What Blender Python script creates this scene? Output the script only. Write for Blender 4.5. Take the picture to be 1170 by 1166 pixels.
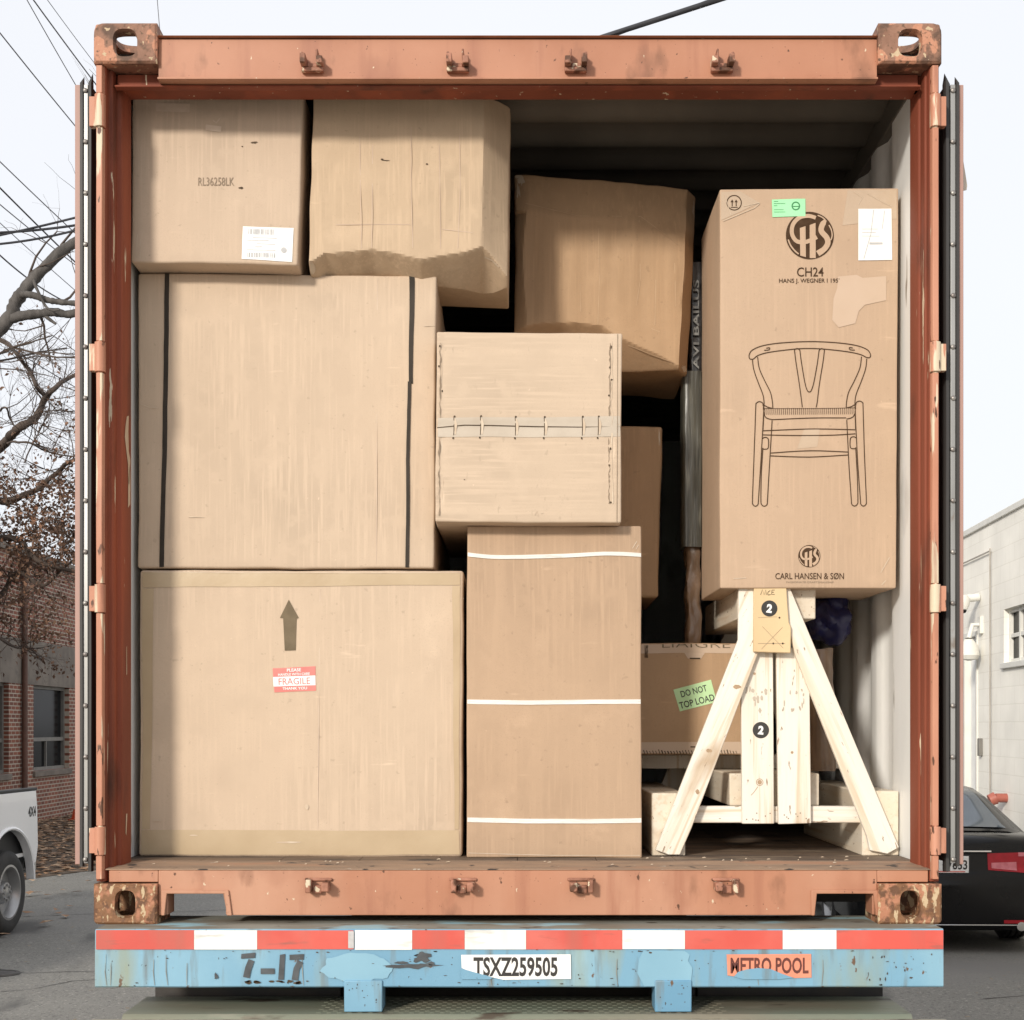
import bpy, bmesh, math, random
from mathutils import Vector, noise, Matrix
R = math.radians
rnd = random.Random(7)
S = bpy.context.scene
for o in list(bpy.data.objects): bpy.data.objects.remove(o, do_unlink=True)
COL = S.collection

# ------------------------------------------------------------------ camera, light, exposure
EYE = 2.0
F, VX, VY, PW, PH = 1700.0, 593.0, 830.0, 1170.0, 1166.0    # focal length and vanishing point, in photo pixels
cam = bpy.data.cameras.new('camera'); camo = bpy.data.objects.new('camera', cam); COL.objects.link(camo)
camo.location = (0, 0, EYE); camo.rotation_euler = (R(90), 0, 0)
cam.sensor_fit = 'HORIZONTAL'; cam.sensor_width = 36; cam.lens = 36 * F / PW
cam.shift_x = (PW / 2 - VX) / PW; cam.shift_y = (VY - PH / 2) / PW
cam.clip_start = .05; cam.clip_end = 2000
S.camera = camo

SUN = Vector((-.52, -1, .42)).normalized()                  # towards the sun: low, behind the camera and to its left
sd = bpy.data.lights.new('sun', 'SUN'); so = bpy.data.objects.new('sun', sd); COL.objects.link(so)
sd.energy = 2.9; sd.angle = R(6.5); sd.color = (1, .93, .83)
so.location = SUN * 60; so.rotation_euler = SUN.to_track_quat('Z', 'Y').to_euler()
W = bpy.data.worlds.new('World'); S.world = W; W.use_nodes = True
nt = W.node_tree; bg = nt.nodes['Background']
sk = nt.nodes.new('ShaderNodeTexSky'); sk.sky_type = 'NISHITA'; sk.sun_disc = False
sk.sun_elevation = math.asin(SUN.z); sk.sun_rotation = math.atan2(SUN.x, SUN.y)
sk.dust_density = 3; sk.air_density = 1
tc = nt.nodes.new('ShaderNodeTexCoord'); ns = nt.nodes.new('ShaderNodeTexNoise'); ns.inputs['Scale'].default_value = 1.6; ns.inputs['Detail'].default_value = 5
nt.links.new(tc.outputs['Generated'], ns.inputs['Vector'])
cr = nt.nodes.new('ShaderNodeValToRGB'); cr.color_ramp.elements[0].position = .3; cr.color_ramp.elements[1].position = .7
cr.color_ramp.elements[0].color = (9.35, 9.45, 9.9, 1); cr.color_ramp.elements[1].color = (9.9, 10.0, 10.3, 1)
nt.links.new(ns.outputs['Fac'], cr.inputs['Fac'])
mx = nt.nodes.new('ShaderNodeMix'); mx.data_type = 'RGBA'; mx.inputs['Factor'].default_value = .82     # bright haze over the blue
nt.links.new(sk.outputs[0], mx.inputs['A']); nt.links.new(cr.outputs[0], mx.inputs['B'])
nt.links.new(mx.outputs['Result'], bg.inputs['Color']); bg.inputs['Strength'].default_value = .1
S.view_settings.view_transform = 'Standard'; S.view_settings.look = 'None'; S.view_settings.gamma = 1
S.view_settings.exposure = .16
S.render.engine = 'CYCLES'

# ------------------------------------------------------------------ helpers
def at(px, py, d):
    """the point of the place that lies d metres in front of the camera plane, under photo pixel (px, py)"""
    return Vector(((px - VX) * d / F, d, EYE + (VY - py) * d / F))

def mat(name, c, c2=None, scale=4, rough=.6, metal=0, bump=.0, bscale=60, stretch=(1, 1, 1), wear=(), detail=6, spec=.5, coat=0, mixw=(.35, .65), bstretch=None, roty=0):
    m = bpy.data.materials.new(name); m.use_nodes = True
    n = m.node_tree; L = n.links; b = n.nodes['Principled BSDF']
    b.inputs['Roughness'].default_value = rough; b.inputs['Metallic'].default_value = metal
    b.inputs['Specular IOR Level'].default_value = spec; b.inputs['Coat Weight'].default_value = coat
    t = n.nodes.new('ShaderNodeTexCoord'); oi = n.nodes.new('ShaderNodeObjectInfo')
    ad = n.nodes.new('ShaderNodeVectorMath'); ad.operation = 'MULTIPLY_ADD'
    cb = n.nodes.new('ShaderNodeCombineXYZ')
    for k in range(3): L.new(oi.outputs['Random'], cb.inputs[k])
    L.new(cb.outputs[0], ad.inputs[0]); ad.inputs[1].default_value = (37, 53, 71); L.new(t.outputs['Object'], ad.inputs[2])
    vec = ad.outputs[0]
    if roty:
        rm = n.nodes.new('ShaderNodeMapping'); rm.inputs['Rotation'].default_value = (0, R(roty), 0); L.new(vec, rm.inputs['Vector']); vec = rm.outputs[0]
    def nz(sc, st=(1, 1, 1), det=detail, off=0):
        mp = n.nodes.new('ShaderNodeMapping'); mp.inputs['Scale'].default_value = st; mp.inputs['Location'].default_value = (off, off * 1.7, off * .6)
        L.new(vec, mp.inputs['Vector'])
        x = n.nodes.new('ShaderNodeTexNoise'); x.inputs['Scale'].default_value = sc; x.inputs['Detail'].default_value = det
        L.new(mp.outputs[0], x.inputs['Vector']); return x.outputs['Fac']
    def ramp(s, a, b_):
        r = n.nodes.new('ShaderNodeMapRange'); r.inputs['From Min'].default_value = a; r.inputs['From Max'].default_value = b_
        r.clamp = True; L.new(s, r.inputs['Value']); return r.outputs[0]
    def mix(fac, A, B):
        x = n.nodes.new('ShaderNodeMix'); x.data_type = 'RGBA'; L.new(fac, x.inputs['Factor'])
        if isinstance(A, tuple): x.inputs['A'].default_value = (*A, 1)
        else: L.new(A, x.inputs['A'])
        x.inputs['B'].default_value = (*B, 1)
        return x.outputs['Result']
    col = None
    if c2 is None: c2 = tuple(v * .85 for v in c)
    col = mix(ramp(nz(scale, stretch), *mixw), c, c2)
    for i, (wc, ws, a, b_, st) in enumerate(wear):
        col = mix(ramp(nz(ws, st, 8, 3.1 * (i + 1)), a, b_), col, wc)
    L.new(col, b.inputs['Base Color'])
    if bump:
        bp = n.nodes.new('ShaderNodeBump'); bp.inputs['Strength'].default_value = bump; bp.inputs['Distance'].default_value = .004
        L.new(nz(bscale, bstretch or stretch, 4, 9), bp.inputs['Height']); L.new(bp.outputs[0], b.inputs['Normal'])
    m['col'] = c
    return m

def cardboard(name, c, dark=.82, flute='Z', stain=.0):
    """kraft board: slow mottling, faint flute lines along Z (or X), paper fibre, a few scuffs"""
    fl = (1, 1, .04) if flute == 'Z' else (.04, 1, 1)
    d = tuple(v * dark for v in c); l = tuple(min(1, v * 1.10 + .01) for v in c)
    w = [(tuple(v * .988 for v in c), 26, .5, .72, fl), (l, 5.5, .60, .80, (1, 1, .9)), (tuple(v * .72 for v in c), 3.2, .62, .86, (1, 1, 1)),
         (tuple(v * .84 for v in c), 300, .52, .80, (1, 1, 1)), (tuple(v * .99 for v in c), 110, .50, .64, fl), (tuple(v * .90 for v in c), 7, .54, .74, (1, 1, 1)), (tuple(v * .94 for v in c), 17, .52, .66, (1, 1, 1)), (tuple(v * .80 for v in c), 55, .66, .72, (1, .5, 1) if flute == 'Z' else (1, 1, .5)), (l, 34, .69, .77, (.16, 1, 1) if flute == 'Z' else (1, 1, .16)), (l, 60, .74, .78, (1, 1, 1))]
    m = mat(name, c, d, 1.6, .72, 0, .16, 45, (1, 1, 1), w, spec=.25, bstretch=(1, 1, 1))
    n = m.node_tree; b = n.nodes['Principled BSDF']; src = b.inputs['Base Color'].links[0].from_socket         # rubbed, paler edges
    ge = n.nodes.new('ShaderNodeNewGeometry'); mr = n.nodes.new('ShaderNodeMapRange'); mr.inputs['From Min'].default_value = .53; mr.inputs['From Max'].default_value = .66; mr.inputs['To Max'].default_value = .55
    n.links.new(ge.outputs['Pointiness'], mr.inputs['Value']); x = n.nodes.new('ShaderNodeMix'); x.data_type = 'RGBA'
    n.links.new(mr.outputs[0], x.inputs['Factor']); n.links.new(src, x.inputs['A']); x.inputs['B'].default_value = (*[min(1, v * 1.25 + .05) for v in c], 1); n.links.new(x.outputs['Result'], b.inputs['Base Color'])
    return m

class MB:
    def __init__(s): s.v = []; s.f = []; s.m = []
    def add(s, vs, fs, mi=0):
        k = len(s.v); s.v += [Vector(p) for p in vs]
        for f in fs: s.f.append(tuple(i + k for i in f)); s.m.append(mi)
    def box(s, x0, x1, y0, y1, z0, z1, mi=0):
        s.add([(x, y, z) for x in (x0, x1) for y in (y0, y1) for z in (z0, z1)],
              [(0, 1, 3, 2), (4, 6, 7, 5), (0, 4, 5, 1), (2, 3, 7, 6), (0, 2, 6, 4), (1, 5, 7, 3)], mi)
    def prism(s, poly, a, b, mi=0):
        """poly: list of points; extruded from offset vector a to offset vector b"""
        n = len(poly); a = Vector(a); b = Vector(b)
        vs = [Vector(p) + a for p in poly] + [Vector(p) + b for p in poly]
        s.add(vs, [tuple(range(n))[::-1], tuple(range(n, 2 * n))] + [(i, (i + 1) % n, n + (i + 1) % n, n + i) for i in range(n)], mi)
    def tube(s, pts, rad, n=8, mi=0, cap=True):
        pts = [Vector(p) for p in pts]
        rads = rad if isinstance(rad, (list, tuple)) else [rad] * len(pts)
        k0 = len(s.v); up = None
        for i, p in enumerate(pts):
            t = (pts[min(i + 1, len(pts) - 1)] - pts[max(i - 1, 0)]).normalized()
            if up is None:
                up = Vector((0, 0, 1)) if abs(t.z) < .9 else Vector((1, 0, 0))
            u = (up - t * up.dot(t)).normalized(); w = t.cross(u); up = u
            for k in range(n):
                a = 2 * math.pi * k / n
                s.v.append(p + (u * math.cos(a) + w * math.sin(a)) * rads[i])
        for i in range(len(pts) - 1):
            for k in range(n):
                k2 = (k + 1) % n
                s.f.append((k0 + i * n + k, k0 + i * n + k2, k0 + (i + 1) * n + k2, k0 + (i + 1) * n + k)); s.m.append(mi)
        if cap:
            s.f.append(tuple(k0 + k for k in range(n))[::-1]); s.m.append(mi)
            e = k0 + (len(pts) - 1) * n
            s.f.append(tuple(e + k for k in range(n))); s.m.append(mi)
    def lathe(s, prof, o, axis='X', n=40, mi=0):
        """profile of (along axis, radius), closed as a ring"""
        o = Vector(o); k0 = len(s.v); m_ = len(prof)
        for k in range(n):
            a = 2 * math.pi * k / n; c, q = math.cos(a), math.sin(a)
            for (h, r) in prof:
                s.v.append(o + (Vector((h, r * c, r * q)) if axis == 'X' else Vector((r * c, h, r * q)) if axis == 'Y' else Vector((r * c, r * q, h))))
        for k in range(n):
            k2 = (k + 1) % n
            for i in range(m_ - 1):
                s.f.append((k0 + k * m_ + i, k0 + k2 * m_ + i, k0 + k2 * m_ + i + 1, k0 + k * m_ + i + 1)); s.m.append(mi)
    def grid(s, fn, nu, nv, mi=0):
        k0 = len(s.v)
        for i in range(nu + 1):
            for j in range(nv + 1): s.v.append(Vector(fn(i / nu, j / nv)))
        for i in range(nu):
            for j in range(nv):
                a = k0 + i * (nv + 1) + j
                s.f.append((a, a + nv + 1, a + nv + 2, a + 1)); s.m.append(mi)
    def build(s, name, m, parent=None, bevel=0, smooth=None, seg=2, fix=True):
        me = bpy.data.meshes.new(name)
        org = parent.matrix_world.translation if False else (Vector(parent['org']) if parent is not None and 'org' in parent else Vector((0, 0, 0)))
        me.from_pydata([p - org for p in s.v], [], s.f)
        for q in (m if isinstance(m, (list, tuple)) else [m]): me.materials.append(q)
        me.polygons.foreach_set('material_index', s.m)
        if fix:
            bm = bmesh.new(); bm.from_mesh(me); bmesh.ops.recalc_face_normals(bm, faces=bm.faces); bm.to_mesh(me); bm.free()
        if smooth is not None:
            me.polygons.foreach_set('use_smooth', [True] * len(me.polygons)); me.set_sharp_from_angle(angle=R(smooth))
        me.update()
        o = bpy.data.objects.new(name, me); COL.objects.link(o)
        if parent is not None:
            o.parent = parent
            if 'org' in parent: o['org'] = [0, 0, 0]; o['org'] = list(parent['org'])
        if bevel:
            b = o.modifiers.new('bevel', 'BEVEL'); b.width = bevel; b.segments = seg; b.limit_method = 'ANGLE'; b.angle_limit = R(40)
            me.polygons.foreach_set('use_smooth', [True] * len(me.polygons)); me.set_sharp_from_angle(angle=R(50))
        return o

def tag(o, label=None, cat=None, group=None, kind=None):
    if label: o['label'] = label
    if cat: o['category'] = cat
    if group: o['group'] = group
    if kind: o['kind'] = kind
    return o
def thing(name, label, cat, loc, group=None):
    o = bpy.data.objects.new(name, None); COL.objects.link(o); o.location = loc; o['org'] = list(loc)
    o.empty_display_size = .1
    return tag(o, label, cat, group)
def local_thing(name, label, cat, loc, rz=0, group=None):
    o = bpy.data.objects.new(name, None); COL.objects.link(o); o.location = loc; o.rotation_euler = (0, 0, rz)
    return tag(o, label, cat, group)

# ---- flat marks in photo pixels, laid on a surface fn surf(px, py, eps) -> point
def m_quad(tl, tr, br, bl, nu=8, nv=8):
    vs = []; fs = []
    for i in range(nu + 1):
        for j in range(nv + 1):
            u, v = i / nu, j / nv
            a = (tl[0] + (tr[0] - tl[0]) * u, tl[1] + (tr[1] - tl[1]) * u); b = (bl[0] + (br[0] - bl[0]) * u, bl[1] + (br[1] - bl[1]) * u)
            vs.append((a[0] + (b[0] - a[0]) * v, a[1] + (b[1] - a[1]) * v))
    for i in range(nu):
        for j in range(nv):
            a = i * (nv + 1) + j; fs.append((a, a + 1, a + nv + 2, a + nv + 1))
    return vs, fs
def m_rect(x0, y0, x1, y1, nu=8, nv=8): return m_quad((x0, y0), (x1, y0), (x1, y1), (x0, y1), nu, nv)
def m_poly(pts): return list(pts), [tuple(range(len(pts)))]
def m_disc(x, y, r, n=40, r0=0):
    if r0 == 0: return m_poly([(x + r * math.cos(2 * math.pi * k / n), y + r * math.sin(2 * math.pi * k / n)) for k in range(n)])
    vs = []; fs = []
    for k in range(n):
        c, q = math.cos(2 * math.pi * k / n), math.sin(2 * math.pi * k / n); vs += [(x + r * c, y + r * q), (x + r0 * c, y + r0 * q)]
    for k in range(n):
        j = (k + 1) % n; fs.append((2 * k, 2 * j, 2 * j + 1, 2 * k + 1))
    return vs, fs
def m_line(pts, w, closed=False):
    pts = [Vector(p) for p in pts]
    n = len(pts); ws = w if isinstance(w, (list, tuple)) else [w] * n
    vs = []; fs = []
    for i, p in enumerate(pts):
        a = pts[(i - 1) % n] if closed or i > 0 else p; b = pts[(i + 1) % n] if closed or i < n - 1 else p
        t = (b - a).normalized(); q = Vector((-t.y, t.x)) * ws[i] / 2
        vs += [tuple(p + q), tuple(p - q)]
    for i in range(n if closed else n - 1):
        j = (i + 1) % n; fs.append((2 * i, 2 * j, 2 * j + 1, 2 * i + 1))
    return vs, fs
def spline(pts, n=8):
    """Catmull-Rom through 2-D or 3-D points"""
    P = [Vector(p) for p in pts]; out = []
    for i in range(len(P) - 1):
        a, b, c, d = P[max(i - 1, 0)], P[i], P[i + 1], P[min(i + 2, len(P) - 1)]
        for k in range(n):
            t = k / n
            out.append(.5 * ((2 * b) + (c - a) * t + (2 * a - 5 * b + 4 * c - d) * t * t + (3 * b - a - 3 * c + d) * t ** 3))
    out.append(P[-1]); return out
def m_join(*ms):
    vs = []; fs = []
    for v, f in ms:
        k = len(vs); vs += v; fs += [tuple(i + k for i in q) for q in f]
    return vs, fs
def m_text(s, x0, y0, x1, y1, bold=0.0, rot=0, clip=None):
    """text filled into the pixel box x0..x1, y0 (top)..y1; rot in degrees turns it about the box centre"""
    cu = bpy.data.curves.new('t', 'FONT'); cu.body = s; cu.resolution_u = 3; cu.offset = bold; cu.fill_mode = 'BOTH'
    ob = bpy.data.objects.new('t', cu); COL.objects.link(ob); bpy.context.view_layer.update()
    me = bpy.data.meshes.new_from_object(ob.evaluated_get(bpy.context.evaluated_depsgraph_get()))
    if clip is not None:
        bm = bmesh.new(); bm.from_mesh(me)
        ys = [v.co.y for v in bm.verts]; lim = min(ys) + (max(ys) - min(ys)) * clip
        top = max(ys); bot = min(ys)
        bmesh.ops.bisect_plane(bm, geom=bm.verts[:] + bm.edges[:] + bm.faces[:], plane_co=(0, lim, 0), plane_no=(0, 1, 0), clear_outer=True)
        bm.to_mesh(me); bm.free()
    co = [(v.co.x, v.co.y) for v in me.vertices]; fs = [tuple(p.vertices) for p in me.polygons]
    bpy.data.objects.remove(ob, do_unlink=True); bpy.data.curves.remove(cu); bpy.data.meshes.remove(me)
    xs = [c[0] for c in co]; ys = [c[1] for c in co]; ax, bx, ay, by = min(xs), max(xs), min(ys), max(ys)
    cx, cy = (x0 + x1) / 2, (y0 + y1) / 2; ca, sa = math.cos(R(rot)), math.sin(R(rot)); vs = []
    for (x, y) in co:
        p = x0 + (x - ax) / (bx - ax) * (x1 - x0) - cx; q = y1 + (y - ay) / (by - ay) * (y0 - y1) - cy
        vs.append((cx + p * ca + q * sa, cy - p * sa + q * ca))
    return vs, fs
def m_rot(m, cx, cy, deg):
    ca, sa = math.cos(R(deg)), math.sin(R(deg))
    return [(cx + (x - cx) * ca + (y - cy) * sa, cy - (x - cx) * sa + (y - cy) * ca) for x, y in m[0]], m[1]
def decal(name, m, surf, material, parent, eps=.0015, label=None, smooth=None):
    mb = MB(); mb.add([surf(x, y, eps) for x, y in m[0]], m[1])
    o = mb.build(name, material, parent, fix=False, smooth=smooth)
    # faces towards the camera side
    if o.data.polygons and sum(p.normal.y * p.area for p in o.data.polygons) > 0: o.data.flip_normals()
    if label: o['label'] = label
    return o
def solid(name, m, surf, material, parent, eps):
    """a strap with real thickness: its face eps proud of the surface, sides going down to it"""
    vs = [surf(x, y, eps) for x, y in m[0]] + [surf(x, y, -.001) for x, y in m[0]]; n = len(m[0]); ed = {}
    for f in m[1]:
        for a, b in zip(f, f[1:] + f[:1]): ed[(a, b)] = 1
    fs = list(m[1]) + [(a, b, n + b, n + a) for (a, b) in ed if (b, a) not in ed]
    mb = MB(); mb.add(vs, fs); return mb.build(name, material, parent, smooth=40)
def flat(d): return lambda px, py, e: at(px, py, d) + Vector((0, -e, 0))

# ------------------------------------------------------------------ materials
RUST = (.095, .038, .018); CREAM = (.60, .50, .36)
M = {}
M['paint'] = mat('weathered salmon paint', (.43, .200, .118), (.375, .162, .090), 3, .55, 0, .14, 30, (1, 1, 1),
    [((.47, .25, .16), 2.2, .50, .72, (1, 1, .25)), ((.32, .13, .075), 16, .54, .74, (1, 1, .09)), ((.27, .105, .058), 3, .56, .78, (1, 1, .7)), ((.20, .085, .045), 9, .60, .74, (1, 1, .5)), (CREAM, 60, .72, .735, (1, 1, .7)), (RUST, 40, .695, .725, (1, 1, .8)), (RUST, 120, .70, .74, (1, 1, 1))])
M['strip'] = mat('chipped hinge paint', (.50, .235, .15), (.43, .185, .11), 3, .55, 0, .15, 30, (1, 1, 1),
    [(CREAM, 10, .565, .585, (3, 3, .30)), (RUST, 26, .64, .66, (2, 2, .5)), ((.30, .12, .075), 20, .58, .72, (1, 1, .1))])
M['red'] = mat('red oxide paint', (.225, .062, .034), (.17, .045, .025), 4, .6, 0, .12, 30, (1, 1, .3), spec=.2, wear=
    [((.30, .075, .036), 9, .53, .72, (1, 1, .08)), (CREAM, 34, .69, .70, (1.5, 1.5, .12)), ((.07, .03, .02), 8, .58, .75, (1, 1, .3))])
M['casting'] = mat('rusted casting', (.44, .20, .115), (.34, .145, .08), 6, .7, 0, .8, 60, (1, 1, 1),
    [((.20, .095, .042), 11, .45, .50, (1, 1, .8)), ((.13, .06, .03), 38, .50, .58, (1, 1, .8)), ((.50, .38, .235), 46, .585, .61, (1.4, 1, .5)), ((.30, .15, .07), 90, .58, .64, (1, 1, 1))])
M['casting_top'] = mat('brown rusted casting', (.30, .155, .10), (.20, .10, .062), 9, .7, 0, .8, 60, (1, 1, 1),
    [((.11, .058, .036), 18, .52, .62, (1, 1, 1)), ((.46, .215, .13), 12, .55, .57, (1, 1, .8)), ((.50, .38, .24), 46, .63, .65, (1, 1, 1)), ((.13, .07, .04), 80, .58, .66, (1, 1, 1))])
M['lug'] = mat('lug paint', (.40, .18, .115), (.2, .085, .05), 18, .65, 0, .5, 70, (1, 1, 1), [(CREAM, 34, .60, .62, (1, 1, 1)), (RUST, 26, .53, .60, (1, 1, 1))])
M['inwall'] = mat('inner wall paint', (.86, .86, .84), (.76, .77, .75), 3, .5, 0, .08, 40, (1, 1, .4), [((.2, .16, .12), 12, .68, .74, (1, 1, .2)), ((.35, .34, .32), 4, .6, .8, (1, 1, .5))])
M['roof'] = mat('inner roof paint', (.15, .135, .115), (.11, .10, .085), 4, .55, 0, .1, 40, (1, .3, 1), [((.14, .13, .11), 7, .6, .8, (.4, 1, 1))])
M['floor'] = mat('worn plywood floor', (.17, .115, .075), (.075, .055, .042), 5, .75, 0, .4, 60, (.4, 2, 1), [((.26, .20, .14), 12, .58, .72, (.3, 1, 1)), ((.03, .026, .024), 8, .6, .72, (1, 1, 1))])
M['threshold'] = mat('worn threshold', (.34, .225, .15), (.22, .155, .11), 12, .75, 0, .5, 70, (.4, 2, 1), [((.36, .20, .125), 9, .58, .66, (.3, 1, 1)), ((.05, .04, .035), 16, .62, .68, (1, 1, 1)), ((.42, .36, .29), 30, .69, .73, (1, 1, 1))])
M['rubber'] = mat('door gasket rubber', (.022, .021, .021), (.035, .033, .031), 6, .55, 0, .1, 60, (1, 1, .2))
M['alu'] = mat('gasket strip aluminium', (.40, .40, .39), (.28, .28, .27), 9, .4, .45, .1, 40, (1, 1, .2), [((.25, .22, .19), 20, .66, .72, (1, 1, .4))])
M['screw'] = mat('screw steel', (.32, .31, .29), (.16, .14, .13), 60, .45, .6)
M['doorpink'] = mat('faded door paint', (.40, .245, .205), (.34, .20, .165), 3, .55, 0, .05, 30, (1, 1, .3), [((.3, .14, .1), 12, .64, .72, (1, 1, .2))])
M['blue'] = mat('sky blue chassis paint', (.20, .385, .51), (.125, .285, .42), .9, .5, 0, .16, 30, (1, 1, 1),
    [((.26, .44, .53), 3, .54, .72, (1, 1, .4)), ((.25, .30, .24), 7, .56, .72, (1, 1, .2)), ((.15, .20, .22), 22, .56, .70, (1, 1, .15)), ((.05, .06, .065), 60, .685, .70, (1.4, 1, .8)), ((.13, .08, .05), 26, .675, .70, (1, 1, .7))])
M['bluelight'] = mat('fresh light blue paint', (.225, .415, .53), (.185, .36, .475), 3, .5, 0, .1, 30, (1, 1, 1), [((.06, .07, .08), 50, .69, .71, (1.4, 1, .8))])
M['bluetop'] = mat('dirty chassis top', (.27, .28, .245), (.19, .165, .125), 7, .75, 0, .5, 50, (.5, 1, 1), [((.30, .47, .52), 8, .56, .62, (.4, 1, 1)), ((.08, .06, .045), 18, .63, .68, (.6, 1, 1))])
M['dark'] = mat('dark chassis steel', (.03, .03, .031), (.05, .042, .036), 8, .7)
M['tapered'] = mat('red reflective tape', (.60, .095, .072), (.53, .082, .064), 4, .38, 0, .04, 60, (1, 1, 1), [((.40, .05, .045), 24, .68, .74, (.4, 1, 1)), ((.62, .18, .145), 3, .5, .8, (1, 1, 1)), ((.34, .10, .08), 40, .60, .70, (.15, 1, 1)), ((.44, .11, .085), 9, .54, .72, (1, 1, .2))])
M['tapewhite'] = mat('white reflective tape', (.78, .78, .75), (.72, .72, .69), 4, .38, 0, .04, 60, (1, 1, 1), [((.5, .5, .48), 30, .62, .70, (.2, 1, 1)), ((.60, .58, .54), 9, .54, .72, (1, 1, .2))])
M['black'] = mat('black ink', (.022, .02, .018), (.03, .028, .026), 20, .6, 0, 0, 60, (1, 1, 1))
M['stencil'] = mat('grey black stencil paint', (.045, .05, .055), (.08, .09, .1), 24, .65, 0, 0, 60, (1, 1, 1), [((.22, .38, .46), 55, .70, .74, (1, 1, 1))])
M['ink'] = mat('brown printing ink', (.05, .028, .015), (.075, .044, .025), 40, .85, spec=.15)
M['inkfaint'] = mat('faint ink', (.22, .165, .115), (.28, .21, .15), 60, .8)
M['arrowink'] = mat('sprayed arrow', (.115, .085, .048), (.165, .125, .075), 18, .8, 0, .1, 90, (1, 1, 1), [((.06, .045, .028), 14, .58, .72, (1, 1, .4))])
M['paper'] = mat('white label paper', (.84, .84, .82), (.78, .78, .77), 9, .55)
M['papergrey'] = mat('grey print', (.42, .42, .42), (.5, .5, .5), 60, .7)
M['stickgreen'] = mat('mint sticker', (.36, .80, .44), (.32, .74, .40), 9, .55)
M['stickgreen2'] = mat('pale green sticker', (.56, .80, .44), (.50, .74, .40), 9, .55)
M['greenink'] = mat('green ink', (.05, .22, .09), (.06, .25, .1), 30, .7)
M['stickred'] = mat('red sticker', (.72, .20, .17), (.66, .17, .15), 9, .5)
M['sticksalmon'] = mat('faded orange sticker', (.70, .27, .17), (.64, .23, .145), 9, .55)
M['maroon'] = mat('maroon ink', (.10, .025, .02), (.13, .035, .025), 30, .6)
M['tape'] = mat('packing tape', (.42, .32, .20), (.37, .28, .17), 6, .28, 0, .25, 26, (1, 1, 1), spec=.5)
M['tapeA'] = mat('clear tape on pale board', (.48, .37, .24), (.43, .325, .205), 6, .3, 0, .25, 26, (1, 1, 1), spec=.45)
M['tapegrey'] = mat('greyish clear tape', (.50, .43, .345), (.45, .38, .30), 8, .25, 0, .3, 30, (1, 1, 1), spec=.6)
M['peel'] = mat('peeled paper patch', (.535, .405, .30), (.51, .38, .275), 8, .6)
M['tapeI'] = mat('clear tape on carton', (.505, .385, .275), (.47, .355, .25), 9, .25, 0, .4, 30, spec=.6)
M['torn'] = mat('torn paper fibre', (.60, .50, .385), (.52, .41, .30), 30, .85)
M['slit'] = mat('dark slit', (.05, .032, .018), (.09, .06, .035), 30, .9)
M['strapblack'] = mat('black strapping', (.030, .024, .018), (.045, .036, .028), 12, .6, spec=.2)
M['strapwhite'] = mat('white strapping', (.74, .73, .69), (.66, .645, .60), 20, .45, 0, .5, 200, (.2, 1, 1), [((.50, .47, .41), 60, .60, .72, (.1, 1, 1))])
def woodw(g): 
    k = lambda a: tuple(1 if q == 1 else q * a for q in g)
    return [((.68, .585, .455), 24, .50, .66, k(.5)), ((.62, .51, .38), 60, .56, .68, k(.35)), ((.45, .34, .23), 7, .60, .74, k(3.5)), ((.30, .22, .15), 90, .66, .70, k(2.5))]
GV, GD = (1, 1, .1), (1, .1, 1)
M['wood'] = mat('raw pine upright', (.775, .73, .65), (.71, .655, .56), 8, .7, 0, .5, 70, GV, woodw(GV))
M['woodL'] = mat('raw pine left brace', (.775, .73, .65), (.71, .655, .56), 8, .7, 0, .5, 70, GV, woodw(GV), roty=-24)
M['woodR'] = mat('raw pine right brace', (.775, .73, .65), (.71, .655, .56), 8, .7, 0, .5, 70, GV, woodw(GV), roty=24)
M['woodH'] = mat('raw pine rail', (.775, .73, .65), (.71, .655, .56), 8, .7, 0, .5, 70, (.1, 1, 1), woodw((.1, 1, 1)))
M['woodend'] = mat('pine beam', (.72, .65, .54), (.64, .56, .44), 8, .75, 0, .5, 60, GD, woodw(GD))
M['woodyellow'] = mat('yellowish plywood', (.66, .50, .29), (.60, .44, .25), 7, .7, 0, .1, 60, (1, 1, .2))
M['greyplastic'] = mat('grey wrapped profile', (.095, .092, .072), (.05, .049, .04), 30, .32, 0, .7, 60, (1, 1, .08), [((.16, .155, .125), 40, .56, .66, (1, 1, .1)), ((.03, .03, .025), 60, .56, .64, (1, 1, .06))], spec=.5)
M['blackfilm'] = mat('black film', (.014, .014, .015), (.025, .025, .027), 12, .28, 0, .8, 24, (1, 1, .6), spec=.6)
M['brownwrap'] = mat('brown plastic wrap', (.25, .16, .10), (.13, .085, .055), 14, .25, 0, 1.0, 30, (1, 1, .5), spec=.6)
M['navy'] = mat('navy plastic', (.022, .025, .11), (.015, .016, .06), 8, .35, 0, .6, 20)
M['asphalt'] = mat('asphalt', (.205, .20, .18), (.165, .16, .145), .9, .85, 0, .6, 60, (1, 1, 1),
    [((.34, .325, .29), 34, .58, .70, (1, 1, 1)), ((.085, .082, .075), 42, .56, .68, (1, 1, 1)), ((.30, .29, .26), 110, .56, .68, (1, 1, 1)), ((.175, .17, .162), .45, .5, .7, (1, 1, 1)), ((.09, .088, .082), 1.1, .60, .68, (1, .35, 1)), ((.24, .18, .11), 16, .70, .715, (1, .6, 1))])
M['dirt'] = mat('leafy dirt', (.15, .105, .07), (.09, .065, .045), 3, .95, 0, .5, 60)
M['concrete'] = mat('concrete', (.42, .39, .34), (.34, .31, .27), 4, .85, 0, .3, 60)
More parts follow.
